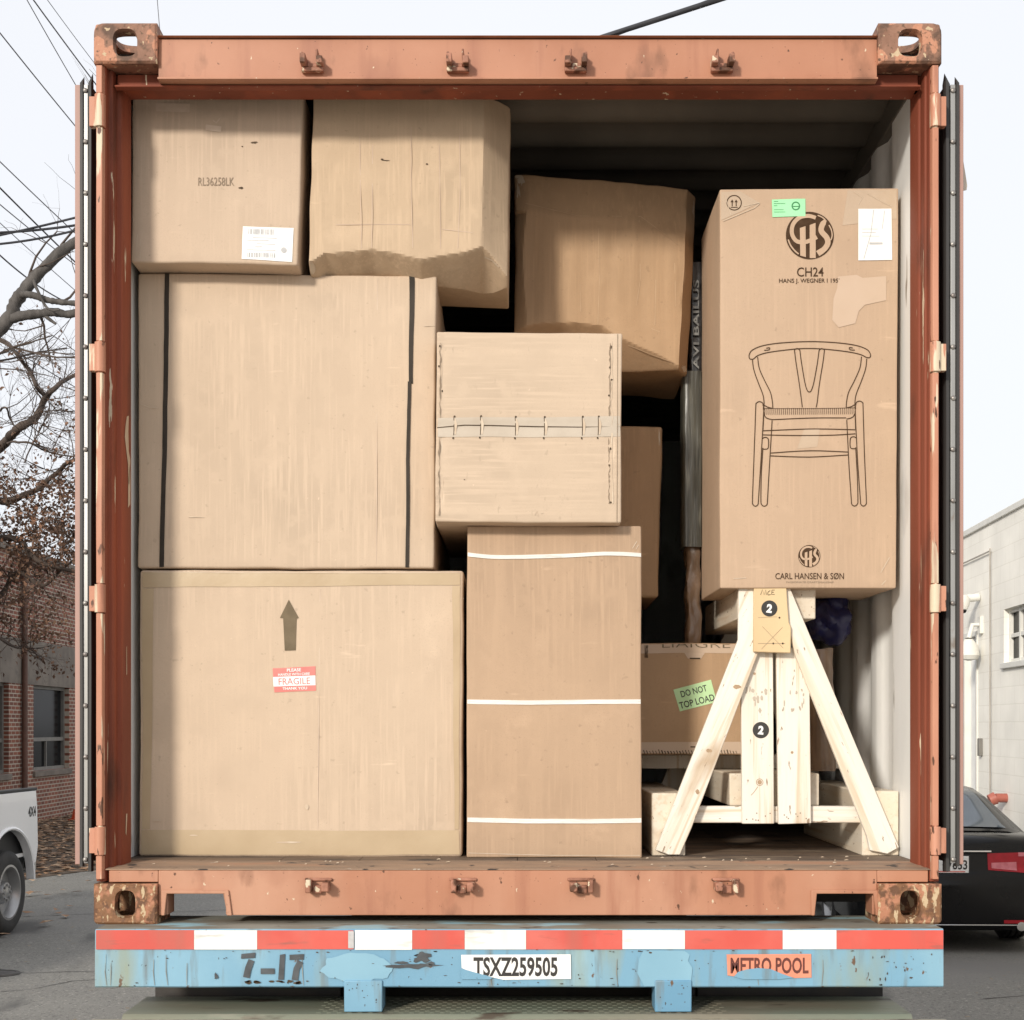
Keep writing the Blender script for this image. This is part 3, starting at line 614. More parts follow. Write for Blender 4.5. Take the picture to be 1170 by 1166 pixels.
# doors, swung right round along the container's sides
for sx in (-1, 1):
    Dd = D0 + .06
    def X(px): return PX(px, Dd)
    e = [85.5, 92, 96, 101, 106.5] if sx < 0 else [1101, 1095.5, 1091, 1085.5, 1077.5]
    zt, zb = PZ(97, Dd), PZ(988, Dd)
    g = MB(); a, b = sorted((X(e[0]), X(e[4])))
    # panel: salmon outer skin, trapezoid corrugations along its length
    inner = X(e[1])
    vs = []; N = 60; oy = Dd + 1.16
    xo_, xi_ = X(e[0]), X(e[1])
    a, b = sorted((xo_, xi_)); g.box(a, b, Dd, oy, zb, zt)
    for zz in [zb + .1 + k * .36 for k in range(6)]:
        a2, b2 = sorted((xo_ + sx * .0, xo_ - sx * .001)); 
    dr = g.build('door', M['doorpink'], ct, .002)
    g = MB(); a, b = sorted((X(e[1]) - sx * .0015, X(e[4]))); g.box(a, b, Dd + .006, oy, zb + .01, zt - .01); g.build('door_core', M['dark'], dr)
    g = MB()
    for (p, q, tip) in ((e[1], e[2], 88), (e[3], e[4], 84)):
        xa, xb = sorted((X(p) - sx * .0008, X(q))); xm = (xa + xb) / 2
        sec = [(xa, Dd + .005), (xa, Dd - .004), (xm - .004, Dd - .012), (xm + .004, Dd - .012), (xb, Dd - .004), (xb, Dd + .005)]
        top = PZ(tip, Dd); n = len(sec)
        zs = [zb - (.02 if tip == 84 else .005)] + [zb + (zt - zb) * k / 24 for k in range(25)]
        vs = []
        for k, z in enumerate(zs):
            w = .0013 * noise.noise((z * 3, p * .1, 2))
            vs += [(x + w, y, z) for x, y in sec]
        m_ = len(zs); fs = [(k * n + i, k * n + (i + 1) % n, (k + 1) * n + (i + 1) % n, (k + 1) * n + i) for k in range(m_ - 1) for i in range(n)]
        sh = -sx * .006                           # pointed fin at the top of the seal
        vs += [(xm + sh, Dd, top)]; t_ = (m_ - 1) * n; fs += [(t_ + i, t_ + (i + 1) % n, m_ * n) for i in range(n)] + [tuple(range(n))]
        g.add(vs, fs)
    g.build('gasket', M['rubber'], dr, smooth=40)
    g = MB(); a, b = sorted((X(e[2]), X(e[3]))); g.box(a, b, Dd - .006, Dd + .004, zb + .004, zt - .002); st = g.build('retainer_strip', M['alu'], dr, .001)
    for k in range(16):
        g = MB(); z = zt - .02 - k * (zt - zb - .035) / 15; xm = (X(e[2]) + X(e[3])) / 2 + .001 * rnd.uniform(-1, 1)
        g.lathe([(-.0065, 0), (-.0065, .0035), (-.004, .007), (0, .0078)], (xm, Dd - .006, z), 'Y', 12); g.build('screw', M['screw'], dr, smooth=40)
    # locking bars on the far skin
    g = MB()
    for yy in (Dd + .35, Dd + .8): g.tube([(X(e[4]) - sx * .008, yy, zb + .02), (X(e[4]) - sx * .008, yy, zt - .02)], .008, 8)
    g.build('locking_bar', M['screw'], dr, smooth=40)
    if sx > 0:
        g = MB(); x0 = X(1101)
        g.prism([(x0 + .0005, Dd + .05, PZ(153, Dd)), (x0 + .005, Dd + .05, PZ(155, Dd)), (x0 + .026, Dd + .05, PZ(205, Dd)), (x0 + .024, Dd + .05, PZ(210, Dd)), (x0 + .0005, Dd + .05, PZ(212, Dd))], (0, 0, 0), (0, .004, 0))
        g.build('paper_flap', M['flap'], dr)
        g = MB(); pp = [(x0 + .001, Dd + .06, PZ(526, Dd)), (x0 + .009, Dd + .06, PZ(530, Dd)), (x0 + .011, Dd + .06, PZ(538, Dd)), (x0 + .006, Dd + .06, PZ(548, Dd)), (x0 + .001, Dd + .06, PZ(553, Dd))]
        g.tube(spline(pp, 5), .0035, 8); g.build('door_hook', M['screw'], dr, smooth=40)

# ------------------------------------------------------------------ trailer chassis under the container
DB = 4.17
tr = thing('trailer_chassis', 'sky blue trailer chassis with red and white tape carrying the container', 'trailer', (0, DB + 2, 0))
zt_, zb_ = PZ(1062, DB), PZ(1128.5, DB)
g = MB(); xa, xb = PX(108.5, DB), PX(1078, DB)
n = 60
sec0 = [(DB, zb_ + .004), (DB - .0, zt_ - .004), (DB + .006, zt_), (DB + .30, zt_), (DB + .30, zt_ - .02), (DB + .012, zt_ - .02), (DB + .012, zb_ + .012), (DB + .10, zb_ + .012), (DB + .10, zb_), (DB + .004, zb_)]
vs = []; ns_ = len(sec0)
for i in range(n + 1):
    x = xa + (xb - xa) * i / n
    for y, z in sec0:
        vs.append((x, y + .002 * noise.noise((x * 3, z * 9, 0)) if y < DB + .05 else y, z + .0012 * noise.noise((x * 5, z, 4))))
fs = [(i * ns_ + k, i * ns_ + (k + 1) % ns_, (i + 1) * ns_ + (k + 1) % ns_, (i + 1) * ns_ + k) for i in range(n) for k in range(ns_)] + [tuple(range(ns_)), tuple(n * ns_ + k for k in range(ns_))]
mi = [1 if (k in (2,)) else 0 for i in range(n) for k in range(ns_)] + [0, 0]
g.add(vs, fs); g.m = mi
rb = g.build('rear_beam', [M['blue'], M['bluetop']], tr, smooth=30)
fb = lambda px, py, e: Vector((PX(px, DB), DB - e - .0022, PZ(py, DB)))
seg = [(110, 222, 1), (222, 294, 0), (294, 404, 1), (405.5, 471, 0), (471, 531, 1), (531, 601, 0), (601, 711, 1), (711, 782.5, 0), (782.5, 894, 1), (894, 955.5, 0), (955.5, 1077.5, 1)]
g = MB()
for a, b, c_ in seg:
    y0 = 1062.8 + rnd.uniform(-.2, .5); y1 = 1084.8 + rnd.uniform(-.4, .5)
    m = m_rect(a + .1, y0, b - .1, y1, 10, 2); k = len(g.v); g.add([fb(x, y, .001) for x, y in m[0]], m[1], c_)
o = g.build('reflective_tape', [M['tapewhite'], M['tapered']], rb, fix=False)
if sum(p.normal.y for p in o.data.polygons) > 0: o.data.flip_normals()
decal('torn_tape', m_join(m_rect(398, 1064, 404.5, 1083.5, 3, 6)), fb, M['papergrey'], rb, .0018)
st = m_join(m_quad((276, 1090), (292, 1088.5), (291.5, 1094.5), (275.5, 1095.5), 2, 1), m_line([(287.5, 1097), (284, 1106), (281.5, 1117)], [7, 7.5, 7.5]), m_rect(298, 1106.5, 314, 1113, 2, 1), m_quad((320, 1091), (326, 1090), (324.5, 1119.5), (318, 1119.5), 1, 3),
            m_quad((331, 1091), (347.5, 1090), (347, 1096.5), (331, 1097), 2, 1), m_line([(343.5, 1098.5), (339, 1107), (337, 1120)], [7, 7, 7.5]))
decal('stencilled_date', st, fb, M['stencil'], rb, .001)
# light blue repaint round the upright, gouges
bl = []
for k in range(30):
    a = 2 * math.pi * k / 30; rx = 36 + 7 * noise.noise((math.cos(a) * 2, math.sin(a) * 2, 1)); ry = 17 + 5 * noise.noise((math.cos(a) * 3, math.sin(a) * 3, 5))
    bl.append((404 + rx * math.cos(a) * (1.0 if math.cos(a) < 0 else 1.25), min(1127, 1106 + ry * math.sin(a))))
decal('touch_up_paint', m_poly(bl), fb, M['bluelight'], rb, .0005)
decal('touch_up_paint', m_poly([(735, 1086), (782, 1086.5), (788, 1091), (786, 1098), (791, 1106), (789, 1127), (736, 1127), (728, 1112), (730, 1096)]), fb, M['bluelight'], rb, .0005)
def blob(cx, cy, rx, ry, seed, n=22, rough=.45):
    return m_poly([(cx + rx * math.cos(2 * math.pi * k / n) * (1 + rough * noise.noise((seed + 1.7 * math.cos(2 * math.pi * k / n), 1.7 * math.sin(2 * math.pi * k / n), 0))), cy + ry * math.sin(2 * math.pi * k / n) * (1 + rough * noise.noise((seed, 1.9 * math.sin(2 * math.pi * k / n), 2 * math.cos(2 * math.pi * k / n))))) for k in range(n)])
decal('gouge_speck', m_join(blob(481, 1094, 9, 5, 1, rough=1.2), blob(470, 1103.5, 22, 3, 2, rough=1.2), blob(459, 1100, 8, 1.5, 9), blob(247, 1115.5, 3, 3, 3, rough=1), blob(492, 1101, 4, 2, 11, rough=1)), fb, M['stencil'], rb, .0012)
sp_ = [blob(rnd.uniform(112, 1074), rnd.choice([rnd.gauss(1125, 1.5), rnd.gauss(1087, 1.2), rnd.uniform(1090, 1124)]), rnd.uniform(.5, 2.2), rnd.uniform(.3, .8), k, 9, .9) for k in range(70)]
sp_ += [blob(rnd.uniform(280, 345), rnd.gauss(1122.5, 1), rnd.uniform(1, 4), rnd.uniform(.6, 1.6), k + 90, 9, .9) for k in range(16)]
sp_ += [blob(rnd.uniform(990, 1065), rnd.uniform(1090, 1124), rnd.uniform(.3, .8), rnd.uniform(.6, 2.4), k + 190, 9, .9) for k in range(12)]
decal('paint_speck', m_join(*sp_), fb, M['slit'], rb, .0009)
decal('rust_runs', m_join(*[m_line([(x, 1087 + rnd.uniform(0, 14)), (x + rnd.uniform(-1, 1), 1110), (x + rnd.uniform(-2, 2), 1126)], [.5, .9, .5]) for x in (121, 127, 176, 190, 214, 345, 560, 705, 865, 940)]), fb, M['bluetop'], rb, .0008)
# plates with lettering; torn corner shows the beam
def sticker(poly, m1, text, box, mt, name, bold, chips):
    s = decal(name, m_poly(poly), fb, m1, rb, .0014); decal('lettering', m_text(text, *box, bold), fb, mt, s, .0020)
    for c_ in chips: decal('torn_patch', m_poly(c_), fb, M['blue'], s, .0026)
sticker([(527, 1091), (652, 1090.5), (652.5, 1118.5), (575, 1119.5), (562, 1116.5), (551, 1114), (540, 1111.5), (527.5, 1106)], M['paper'], 'TSXZ259505', (541, 1093.5, 637, 1116), M['black'], 'number_plate', .028,
        [[(527, 1106.5), (534, 1108.5), (546, 1112), (556, 1114.5), (563, 1117), (560, 1119), (527, 1119)]])
sticker([(830, 1090.5), (926.5, 1090), (927, 1117), (908, 1117.5), (893, 1114), (880, 1108.5), (862, 1108), (846, 1112), (838, 1115.5), (831, 1114.5)], M['sticksalmon'], 'METRO POOL', (834.5, 1094, 923.5, 1112.5), M['maroon'], 'pool_sticker', .026,
        [[(838, 1116), (843, 1110.5), (853, 1107.5), (866, 1106), (880, 1107), (893, 1112.5), (906, 1117), (890, 1119), (850, 1119)]])
for a, b in ((393.5, 437), (748, 790)):
    g = MB(); z1, z0 = PZ(1120, DB), 1.2
    g.box(PX(a, DB), PX(b, DB), DB - .0075, DB + .09, z0, z1); u = g.build('bumper_upright', M['blue'], tr, .003)
    decal('paint_speck', m_join(*[blob(rnd.uniform(a + 2, b - 2), rnd.uniform(1122, 1158), rnd.uniform(.3, .8), rnd.uniform(.3, .9), k, 8, .9) for k in range(12)]), lambda px, py, e: Vector((PX(px, DB), DB - .0075 - e, PZ(py, DB))), M['slit'], u, .001)
g = MB()
for sx in (-1, 1): g.box(sx * .48 - .05, sx * .48 + .05, DB + .31, 10.2, 1.02, zt_ - .03)
for y in (4.9, 6.2, 7.6, 9.8): g.box(-.43, .43, y, y + .08, 1.1, zt_ - .05)
g.build('main_rail', M['dark'], tr)
for x in (-1.1, .54): g = MB(); g.box(x, x + .56, DB + .33, DB + .42, 1.16, zt_ - .035); g.build('outrigger', M['dark'], tr)
def wheel(parent, c, r, w, rr, sgn, rimmat=None, grooves=3):
    g = MB(); pr = [(-w / 2, rr)]; pr += [(-w / 2 - .012, rr + (r - rr) * .45), (-w / 2, r - .03), (-w / 2 + .02, r - .004)]
    for k in range(grooves):
        xg = -w / 2 + w * (k + 1) / (grooves + 1); pr += [(xg - .009, r), (xg - .007, r - .014), (xg + .007, r - .014), (xg + .009, r)]
    pr += [(w / 2 - .02, r - .004), (w / 2, r - .03), (w / 2 + .012, rr + (r - rr) * .45), (w / 2, rr)]
    g.lathe(pr, c, 'X', 56); t = g.build('tyre', M['tyre'], parent, smooth=35)
    g = MB(); s = sgn * w / 2
    g.lathe([(s, rr + .004), (s * 1.02, rr - .02), (s * .75, rr - .045), (s * .3, rr - .06), (s * .25, rr * .45), (s * .75, rr * .36), (s * .8, rr * .16), (s * .85, 0)], c, 'X', 40)
    g.lathe([(-s, rr + .004), (-s * .6, rr - .03), (s * .2, rr - .06)], c, 'X', 40)
    for k in range(8):
        a = 2 * math.pi * k / 8; g.tube([(c[0] + s * .7, c[1] + rr * .27 * math.cos(a), c[2] + rr * .27 * math.sin(a)), (c[0] + s * .86, c[1] + rr * .27 * math.cos(a), c[2] + rr * .27 * math.sin(a))], .014, 6)
    g.build('rim', rimmat or M['rim'], t, smooth=35)
for y in (5.62, 6.9):
    for x in (-1.08, -.76, .76, 1.08): wheel(tr, (x, y, .53), .53, .27, .29, 1 if x > 0 else -1)
    g = MB(); g.tube([(-1.0, y, .53), (1.0, y, .53)], .065, 14); g.build('axle', M['dark'], tr, smooth=40)
    g = MB()
    for sx in (-1, 1): g.box(sx * .48 - .04, sx * .48 + .04, y - .3, y + .3, .6, 1.015)
    g.build('suspension', M['dark'], tr)

# ------------------------------------------------------------------ cartons
def nz3(p, f, s): return noise.noise_vector(Vector(p) * f + Vector((s * 7.3, s * 3.1, s * 5.7)))
class Carton:
    def __init__(s, quad, d, depth, m, label, r=.007, amp=.0035, seed=1, feat=None, cell=.022, sm=60, name='cardboard_box', cat='box', group='cardboard boxes stacked in the container'):
        s.q = quad; s.d = d; s.dp = depth; s.r = r; s.amp = amp; s.seed = seed; s.feat = feat
        c = [at(x, y, d) for x, y in quad]                       # TL TR BR BL
        s.c = c; s.W = (c[1] - c[0]).length; s.H = (c[3] - c[0]).length
        base = (c[2] + c[3]) / 2 + Vector((0, depth / 2, 0)); base.z = min(c[2].z, c[3].z)
        s.t = thing(name, label, cat, base, group)
        g = MB()
        def params(L):
            n = max(4, int(round((L - 2 * r) / cell))); return [0, r * .3 / L, r * .65 / L] + [(r + (L - 2 * r) * k / n) / L for k in range(n + 1)] + [1 - r * .65 / L, 1 - r * .3 / L, 1]
        U, V, D = params(s.W), params(s.H), params(depth)
        if depth > .2: D = [0, r * .3 / depth, r * .65 / depth] + [(r + (depth - 2 * r) * k / 12) / depth for k in range(13)] + [1 - r * .65 / depth, 1 - r * .3 / depth, 1]
        idx = {}
        def vid(u, v, w):
            k = (round(u, 6), round(v, 6), round(w, 6))
            if k not in idx: idx[k] = len(g.v); g.v.append(s.S(u, v, w))
            return idx[k]
        def face(A, B, fn):
            for i in range(len(A) - 1):
                for j in range(len(B) - 1):
                    g.f.append((vid(*fn(A[i], B[j])), vid(*fn(A[i + 1], B[j])), vid(*fn(A[i + 1], B[j + 1])), vid(*fn(A[i], B[j + 1])))); g.m.append(0)
        for e in (0, 1):
            face(U, V, lambda a, b: (a, b, e)); face(U, D, lambda a, b: (a, e, b)); face(V, D, lambda a, b: (e, a, b))
        s.body = g.build('carton', m, s.t, smooth=sm)
    def S(s, u, v, w):
        W, H, D, r = s.W, s.H, s.dp, s.r
        p0 = Vector((u * W, v * H, w * D)); i = Vector((min(max(p0.x, r), W - r), min(max(p0.y, r), H - r), min(max(p0.z, r), D - r)))
        dv = p0 - i
        if dv.length > 1e-9: p0 = i + dv.normalized() * min(r, dv.length if max(abs(dv.x), abs(dv.y), abs(dv.z)) < r * .999 else r)
        u2, v2, w2 = p0.x / W, p0.y / H, p0.z / D
        c = s.c; top = c[0] + (c[1] - c[0]) * u2; bot = c[3] + (c[2] - c[3]) * u2
        p = bot + (top - bot) * v2; p.y = s.d + w2 * D
        e = (p.x, p.y, p.z); a = s.amp
        p = p + nz3(e, 2.6, s.seed) * a + nz3(e, 8, s.seed + 3) * a * .45 + nz3(e, 24, s.seed + 5) * a * .16
        # slight pillow bulge of the front panel, so edges sit a touch back
        p.y -= a * 1.2 * (16 * u2 * (1 - u2) * v2 * (1 - v2)) * (1 - w2)
        if s.feat: p = p + Vector(s.feat(u2, v2, w2))
        return p
    def uv(s, px, py):
        q = s.q; u = v = .5
        for _ in range(12):
            tx = q[0][0] + (q[1][0] - q[0][0]) * u; ty = q[0][1] + (q[1][1] - q[0][1]) * u
            bx = q[3][0] + (q[2][0] - q[3][0]) * u; by = q[3][1] + (q[2][1] - q[3][1]) * u
            X_ = bx + (tx - bx) * v; Y_ = by + (ty - by) * v
            u += (px - X_) / ((q[1][0] - q[0][0] + q[2][0] - q[3][0]) / 2); v += (py - Y_) / ((q[0][1] - q[3][1] + q[1][1] - q[2][1]) / 2)
        return u, v
    def surf(s, px, py, e):
        u, v = s.uv(px, py); u = min(max(u, .0005), .9995); v = min(max(v, .0005), .9995)
        p = s.S(u, v, 0); return p + Vector((0, -e, 0))
    def mark(s, name, m, material, eps=.0018, parent=None, label=None): return decal(name, m, s.surf, material, parent or s.body, eps, label, smooth=60)
    def marks(s, name, ms, material, eps=.0018, parent=None): return s.mark(name, m_join(*ms), material, eps, parent)

K1 = cardboard('pale kraft board', (.567, .441, .325))
K2 = cardboard('kraft board', (.50, .385, .262))
KC = cardboard('pale greyish board', (.555, .43, .32))
KD = cardboard('bleached kraft board', (.545, .41, .28))
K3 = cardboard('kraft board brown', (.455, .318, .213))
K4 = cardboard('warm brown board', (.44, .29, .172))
K5 = cardboard('printed furniture carton', (.50, .36, .25), .9)
K6 = cardboard('pale box board', (.562, .441, .327), flute='X')

# bottom left, with the arrow
A = Carton([(160, 652), (530, 652), (527.5, 979), (159, 979)], 4.57, .95, K1, 'large pale cardboard box on the floor with a dark arrow and red sticker', r=.010, amp=.004, seed=1)
A.mark('tape', m_quad((162, 949), (524, 948), (525, 976), (162, 977), 30, 4), M['tapeA'])
A.mark('tape', m_quad((163, 654.5), (526, 654.5), (526, 668), (163, 672), 30, 3), M['tapeA'])
A.marks('tape', [m_quad((163, 673), (176, 673), (172, 948), (163, 948), 2, 20)], M['tapeA'])
A.marks('tape', [m_quad((517, 669), (526, 669), (524, 947), (519, 947), 2, 20)], M['tapeA'])
arr = A.mark('arrow_mark', m_poly([(329.5, 685), (341, 705.5), (338.7, 706.5), (337.6, 742.5), (325.2, 743), (323.6, 706.5), (320, 706)]), M['arrowink'])
fr = A.mark('fragile_sticker', m_quad((312, 763.5), (360.2, 761.5), (361, 789.5), (313.5, 791.5), 6, 4), M['stickred'], .0016)
A.mark('white_band', m_quad((312.2, 773.6), (360.4, 772.2), (360.6, 783.2), (312.6, 784.8), 6, 2), M['paper'], .0021, fr)
A.mark('lettering', m_rot(m_text('FRAGILE', 318.5, 774.8, 354.5, 782.5, 0.0), 336, 779, 1.5), M['stickred'], .0027, fr)
A.marks('lettering', [m_rot(m_text('PLEASE', 328, 763.6, 344, 767.4, .02), 336, 766, 1.5), m_rot(m_text('HANDLE WITH CARE', 318, 769, 354, 772, .02), 336, 770, 1.5), m_rot(m_text('THANK YOU', 323, 785.4, 351, 788.4, .02), 337, 787, 1.5)], M['paper'], .0027, fr)
A.marks('scuff_speck', [blob(351, 922, 2.2, 3, 5, 10), blob(180, 938, 5, 1, 7, 10), blob(330, 962, 14, 1.0, 8, 12), blob(222, 955, 5, .7, 9, 9)], M['torn'], .003)
A.marks('top_seam', [m_line([(161, 653.5), (250, 655), (340, 654), (440, 655), (528, 653.5)], .8)], M['torn'], .003)

# the wide one above it, black strapping
B = Carton([(157.5, 312.5), (498.5, 315), (496, 650), (157.5, 650)], 4.57, 1.0, K1, 'wide pale cardboard box bound by two vertical black straps at left', r=.008, amp=.004, seed=2)
solid('strap', m_quad((188.5, 313), (193.5, 313), (187, 649.5), (182, 649.5), 1, 40), B.surf, M['strapblack'], B.body, .003)
solid('strap', m_quad((467, 315), (473, 315), (472, 438), (467.5, 438), 1, 16), B.surf, M['strapblack'], B.body, .003)
solid('strap', m_quad((466.3, 436), (470, 436), (467, 650), (463, 650), 1, 26), B.surf, M['strapblack'], B.body, .0045)
B.marks('scuff_speck', [m_line([(160, 462), (170, 466), (182, 467)], .7), blob(223, 592, 12, .6, 3, 9), m_line([(497, 372), (484, 373)], .7)], M['torn'], .003)

A.mark('fold_crease', m_line([(365, 673), (364, 800), (363, 947)], .8), M['creaseA'], .0012)
B.mark('fold_crease', m_line([(431, 318), (430, 645)], .7), M['creaseA'], .0012)
# top left
C = Carton([(151.5, 104), (347, 104), (341, 304), (149, 300.5)], 4.48, .9, KC, 'tan cardboard box at upper left with a white barcode label', r=.008, amp=.004, seed=3)
C.mark('printed_code', m_text('RL36258LK', 226, 204, 267.5, 213.6, 0), M['inkfaint'])
lb = C.mark('shipping_label', m_quad((278, 260.5), (336.3, 261.5), (334.5, 300), (277, 297.5), 6, 5), M['paper'], .002)
bar = []
for (x0, x1, y0, y1) in ((284.5, 313, 263.3, 269.5), (283, 315, 290.5, 295.5)):
    x = x0
    while x < x1: w = rnd.choice([.6, .9, 1.5]); bar.append(m_rect(x, y0, x + w, y1, 1, 1)); x += w + rnd.choice([.6, 1.0, 1.5])
bar += [m_disc(325, 286.5, 3.2, 16)]
C.marks('barcode', bar, M['papergrey'], .003, lb)
C.marks('fine_print', [m_rect(281 + rnd.uniform(0, 14), y, 300 + rnd.uniform(0, 20), y + .5, 1, 1) for y in (273, 276, 280, 283.5, 287)], M['papergrey'], .003, lb)
C.mark('tape_scrap', m_quad((178, 118.5), (217, 119), (216.5, 129), (178.5, 128), 4, 2), M['creaseA'], .002)
C.marks('tape_scrap', [m_quad((235, 143), (253, 145), (252, 151.5), (234.5, 149.5), 2, 2), m_line([(243, 138), (247, 141), (251, 136)], 1.4)], M['creaseA'], .002)
C.marks('scuff_speck', [blob(291, 163.5, 3, 1.4, 2, 10, 1), blob(275, 216, 2.4, 1.2, 4, 10, 1), blob(277, 168, 1, .7, 5, 8)], M['slit'], .002)
C.marks('scuff_speck', [m_line([(156, 268), (155.5, 292)], 1.0), m_line([(160, 274), (159.5, 296)], .8)], M['torn'], .0018)

# crushed one beside it: bottom and right panel pushed in
def sp(x, e=.006): return .5 * (x + math.sqrt(x * x + e * e))
def pw(t, P):
    for (a, b), (c, d) in zip(P, P[1:]):
        if t <= c: return b + (d - b) * max(0, t - a) / (c - a)
    return P[-1][1]
def fD(u, v, w):
    vb = pw(u, [(0, .05), (.035, .062), (.08, .098), (.19, .108), (.32, .128), (.41, .115), (.5, .100), (.56, .082), (.66, .108), (.78, .13), (.87, .165), (.92, .13), (.985, .05), (1, .04)])
    ub = .866 + .006 * noise.noise((v * 4, 1, 8)); k = (1 - w) ** 2
    return (.003 * noise.noise((v * 4, u * 3, w * 4)), k * (1.9 * s_H * sp(vb - v, .002) + 1.35 * s_W * sp(u - ub, .002) * (.55 + .45 * v) + .006 * noise.noise((u * 5, v * 5, 1))), k * .004 * noise.noise((u * 11, 3, v)))
s_H, s_W = .56, .60
Dx = Carton([(358, 106), (583, 106), (580, 318), (352, 309)], 4.50, .34, KD, 'crumpled cardboard box with crushed lower edge, second from left on top row', r=.006, amp=.0025, seed=4, feat=fD, cell=.006, sm=28)
Dx.marks('scuff_speck', [blob(436, 182, 1.6, 1, 2, 9), blob(488, 187, 1.6, .9, 3, 9), blob(440, 183, 5, .4, 4, 9)], M['slit'], .002)
Dx.marks('scuff_speck', [blob(355, 303, 4, 5, 6, 12), m_line([(553, 290), (562, 293), (570, 300)], 1.0)], M['torn'], .003)

Dx.marks('fold_crease', [m_line([(x, 150 + rnd.uniform(-10, 20)), (x + rnd.uniform(-1, 1), 215), (x + rnd.uniform(-2, 2), 284)], .8) for x in (411, 425, 470, 502, 525)] + [m_line([(384, 257), (430, 256), (470, 257)], .7), m_line([(505, 262), (540, 266)], .7)], M['peel'], .0012)
# the leaning one
def fE(u, v, w):
    k = (1 - w) ** 2; vb = pw(u, [(0, .13), (.12, .17), (.36, .20), (.5, .185), (.56, .15), (.70, .105), (.86, .05), (.95, .012), (1, .01)]); y = 1.6 * sp(vb - v, .002) * .58
    cr = .775 - (.12 * (u - .62) / .38 if u > .62 else 0)
    y += .16 * sp(v - cr, .012) + .035 * max(0, .055 + .012 * math.sin(v * 9) - u) / .06 * (1 if v < .78 else .2) + .07 * max(0, u - .94 - .008 * noise.noise((v * 7, 0, 2))) / .06
    y += .007 * noise.noise((u * 6, v * 2.2, 4)) + .004 * noise.noise((u * 14, v * 2, 9))
    return (.0035 * noise.noise((v * 5, u * 2, 7)) * (1 if u < .1 or u > .9 else .3), k * y, .004 * noise.noise((u * 7, w * 3, 2)))
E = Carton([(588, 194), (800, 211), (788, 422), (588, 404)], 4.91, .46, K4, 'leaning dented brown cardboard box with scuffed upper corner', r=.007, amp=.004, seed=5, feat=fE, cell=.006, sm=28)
E.marks('scuff_speck', [blob(592, 216, 3.2, 7, 3, 14, 1.2), blob(595.5, 203, 3.4, 5, 4, 14, 1.2), blob(587 + 6, 198, 5, 2.4, 5, 12, 1), blob(797, 228, 1.4, 8, 8, 14, 1.2), blob(785, 417, 4.5, 3, 9, 14, 1.2)], M['torn'], .003)

E.marks('fold_crease', [m_line(q, .8) for q in ([(683, 262), (684, 320), (683, 372)], [(730, 252), (732, 320), (727, 350)], [(662, 325), (663, 356)], [(750, 320), (749, 372)], [(600, 232), (660, 246), (732, 247), (775, 278), (784, 286)], [(771, 300), (773, 350)], [(690, 390), (720, 394), (770, 414)], [(745, 376), (755, 380)])], M['creaseE'], .0012)
# the stapled one in the middle
def fF(u, v, w):
    k = (1 - w) ** 3; y = 0
    y += .0035 * math.exp(-((v - .498) / .012) ** 2)
    for c0 in (.035, .925): y += .004 * math.exp(-((u - c0 - .004 * noise.noise((v * 12, c0, 0))) / .008) ** 2)
    return (0, k * y, 0)
Fb = Carton([(498.5, 379), (711, 381), (709.5, 598), (497, 597)], 4.453, .95, K6, 'square pale cardboard box with stapled taped seam across its middle', r=.006, amp=.003, seed=6, feat=fF, cell=.01)
Fb.mark('tape', m_quad((500, 478), (709, 476), (709, 499.5), (500, 500), 24, 4), M['tapegrey'], .0012)
Fb.mark('seam', m_line([(499, 489), (530, 486.5), (560, 487), (610, 487.3), (660, 488.2), (709.5, 488.5)], 1.1), M['slit'], .0022)
sl = []; tn = []
for x in (519, 549.5, 589.5, 622.5, 666, 684.5):
    tn.append(m_line([(x + .6, 479), (x + 1.6, 486), (x + 1, 497)], [1.2, 3.2, 1.6])); sl += [m_line([(x - .8, 477), (x - .3, 488), (x - .9, 498)], [.7, 1.1, .7]), blob(x + 0, 476.5, 1.1, 1.2, x, 8), blob(x - 1.5, 501, 1.1, 1.3, x + 1, 8)]
Fb.marks('staple_stitch', sl, M['slit'], .0024); Fb.marks('torn_speck', tn, M['torn'], .0021)
def ragged(x, y0, y1, w, seed, n=26):
    return m_line([(x + 2.2 * noise.noise((k * .45, seed, 0)), y0 + (y1 - y0) * k / n) for k in range(n + 1)], [w * (.2 + abs(noise.noise((k * .9, seed, 5))) * 2) for k in range(n + 1)])
Fb.marks('perforation_stitch', [ragged(502.5, 392, 478, 1.6, 1), ragged(502, 500, 590, 1.6, 2), ragged(697, 392, 476, 1.8, 3), ragged(695.5, 501, 576, 1.8, 4)], M['inkfaint'], .0022)
Fb.marks('torn_speck', [ragged(505, 392, 590, 1.4, 5), ragged(699.5, 390, 576, 1.4, 6), m_line([(610, 589), (613, 584), (614, 590)], .8), m_line([(617, 587), (620, 586)], .8)], M['torn'], .0019)
Fb.marks('fold_line', [m_line([(705.5, 382), (706, 480), (704.5, 597)], .8)], M['inkfaint'], .0021)
Fb.marks('perforation_stitch', [blob(502, 396, 1.2, 1.2, 1, 8), blob(501, 419, 1, 1.2, 2, 8), blob(505, 447, 1.2, 1.4, 3, 8), blob(698, 397, 1.4, 2, 4, 8), blob(697, 420, 1, 1.3, 5, 8), blob(699, 434, 1.4, 1, 6, 8), blob(696, 452, 1, 1.2, 7, 8), blob(697.5, 513, 1, 1.4, 8, 8), blob(696, 532, 1, 1.2, 9, 8), blob(697, 574.5, 1.4, 1, 10, 8), blob(530.5, 549, .7, .6, 11, 8)], M['slit'], .0024)

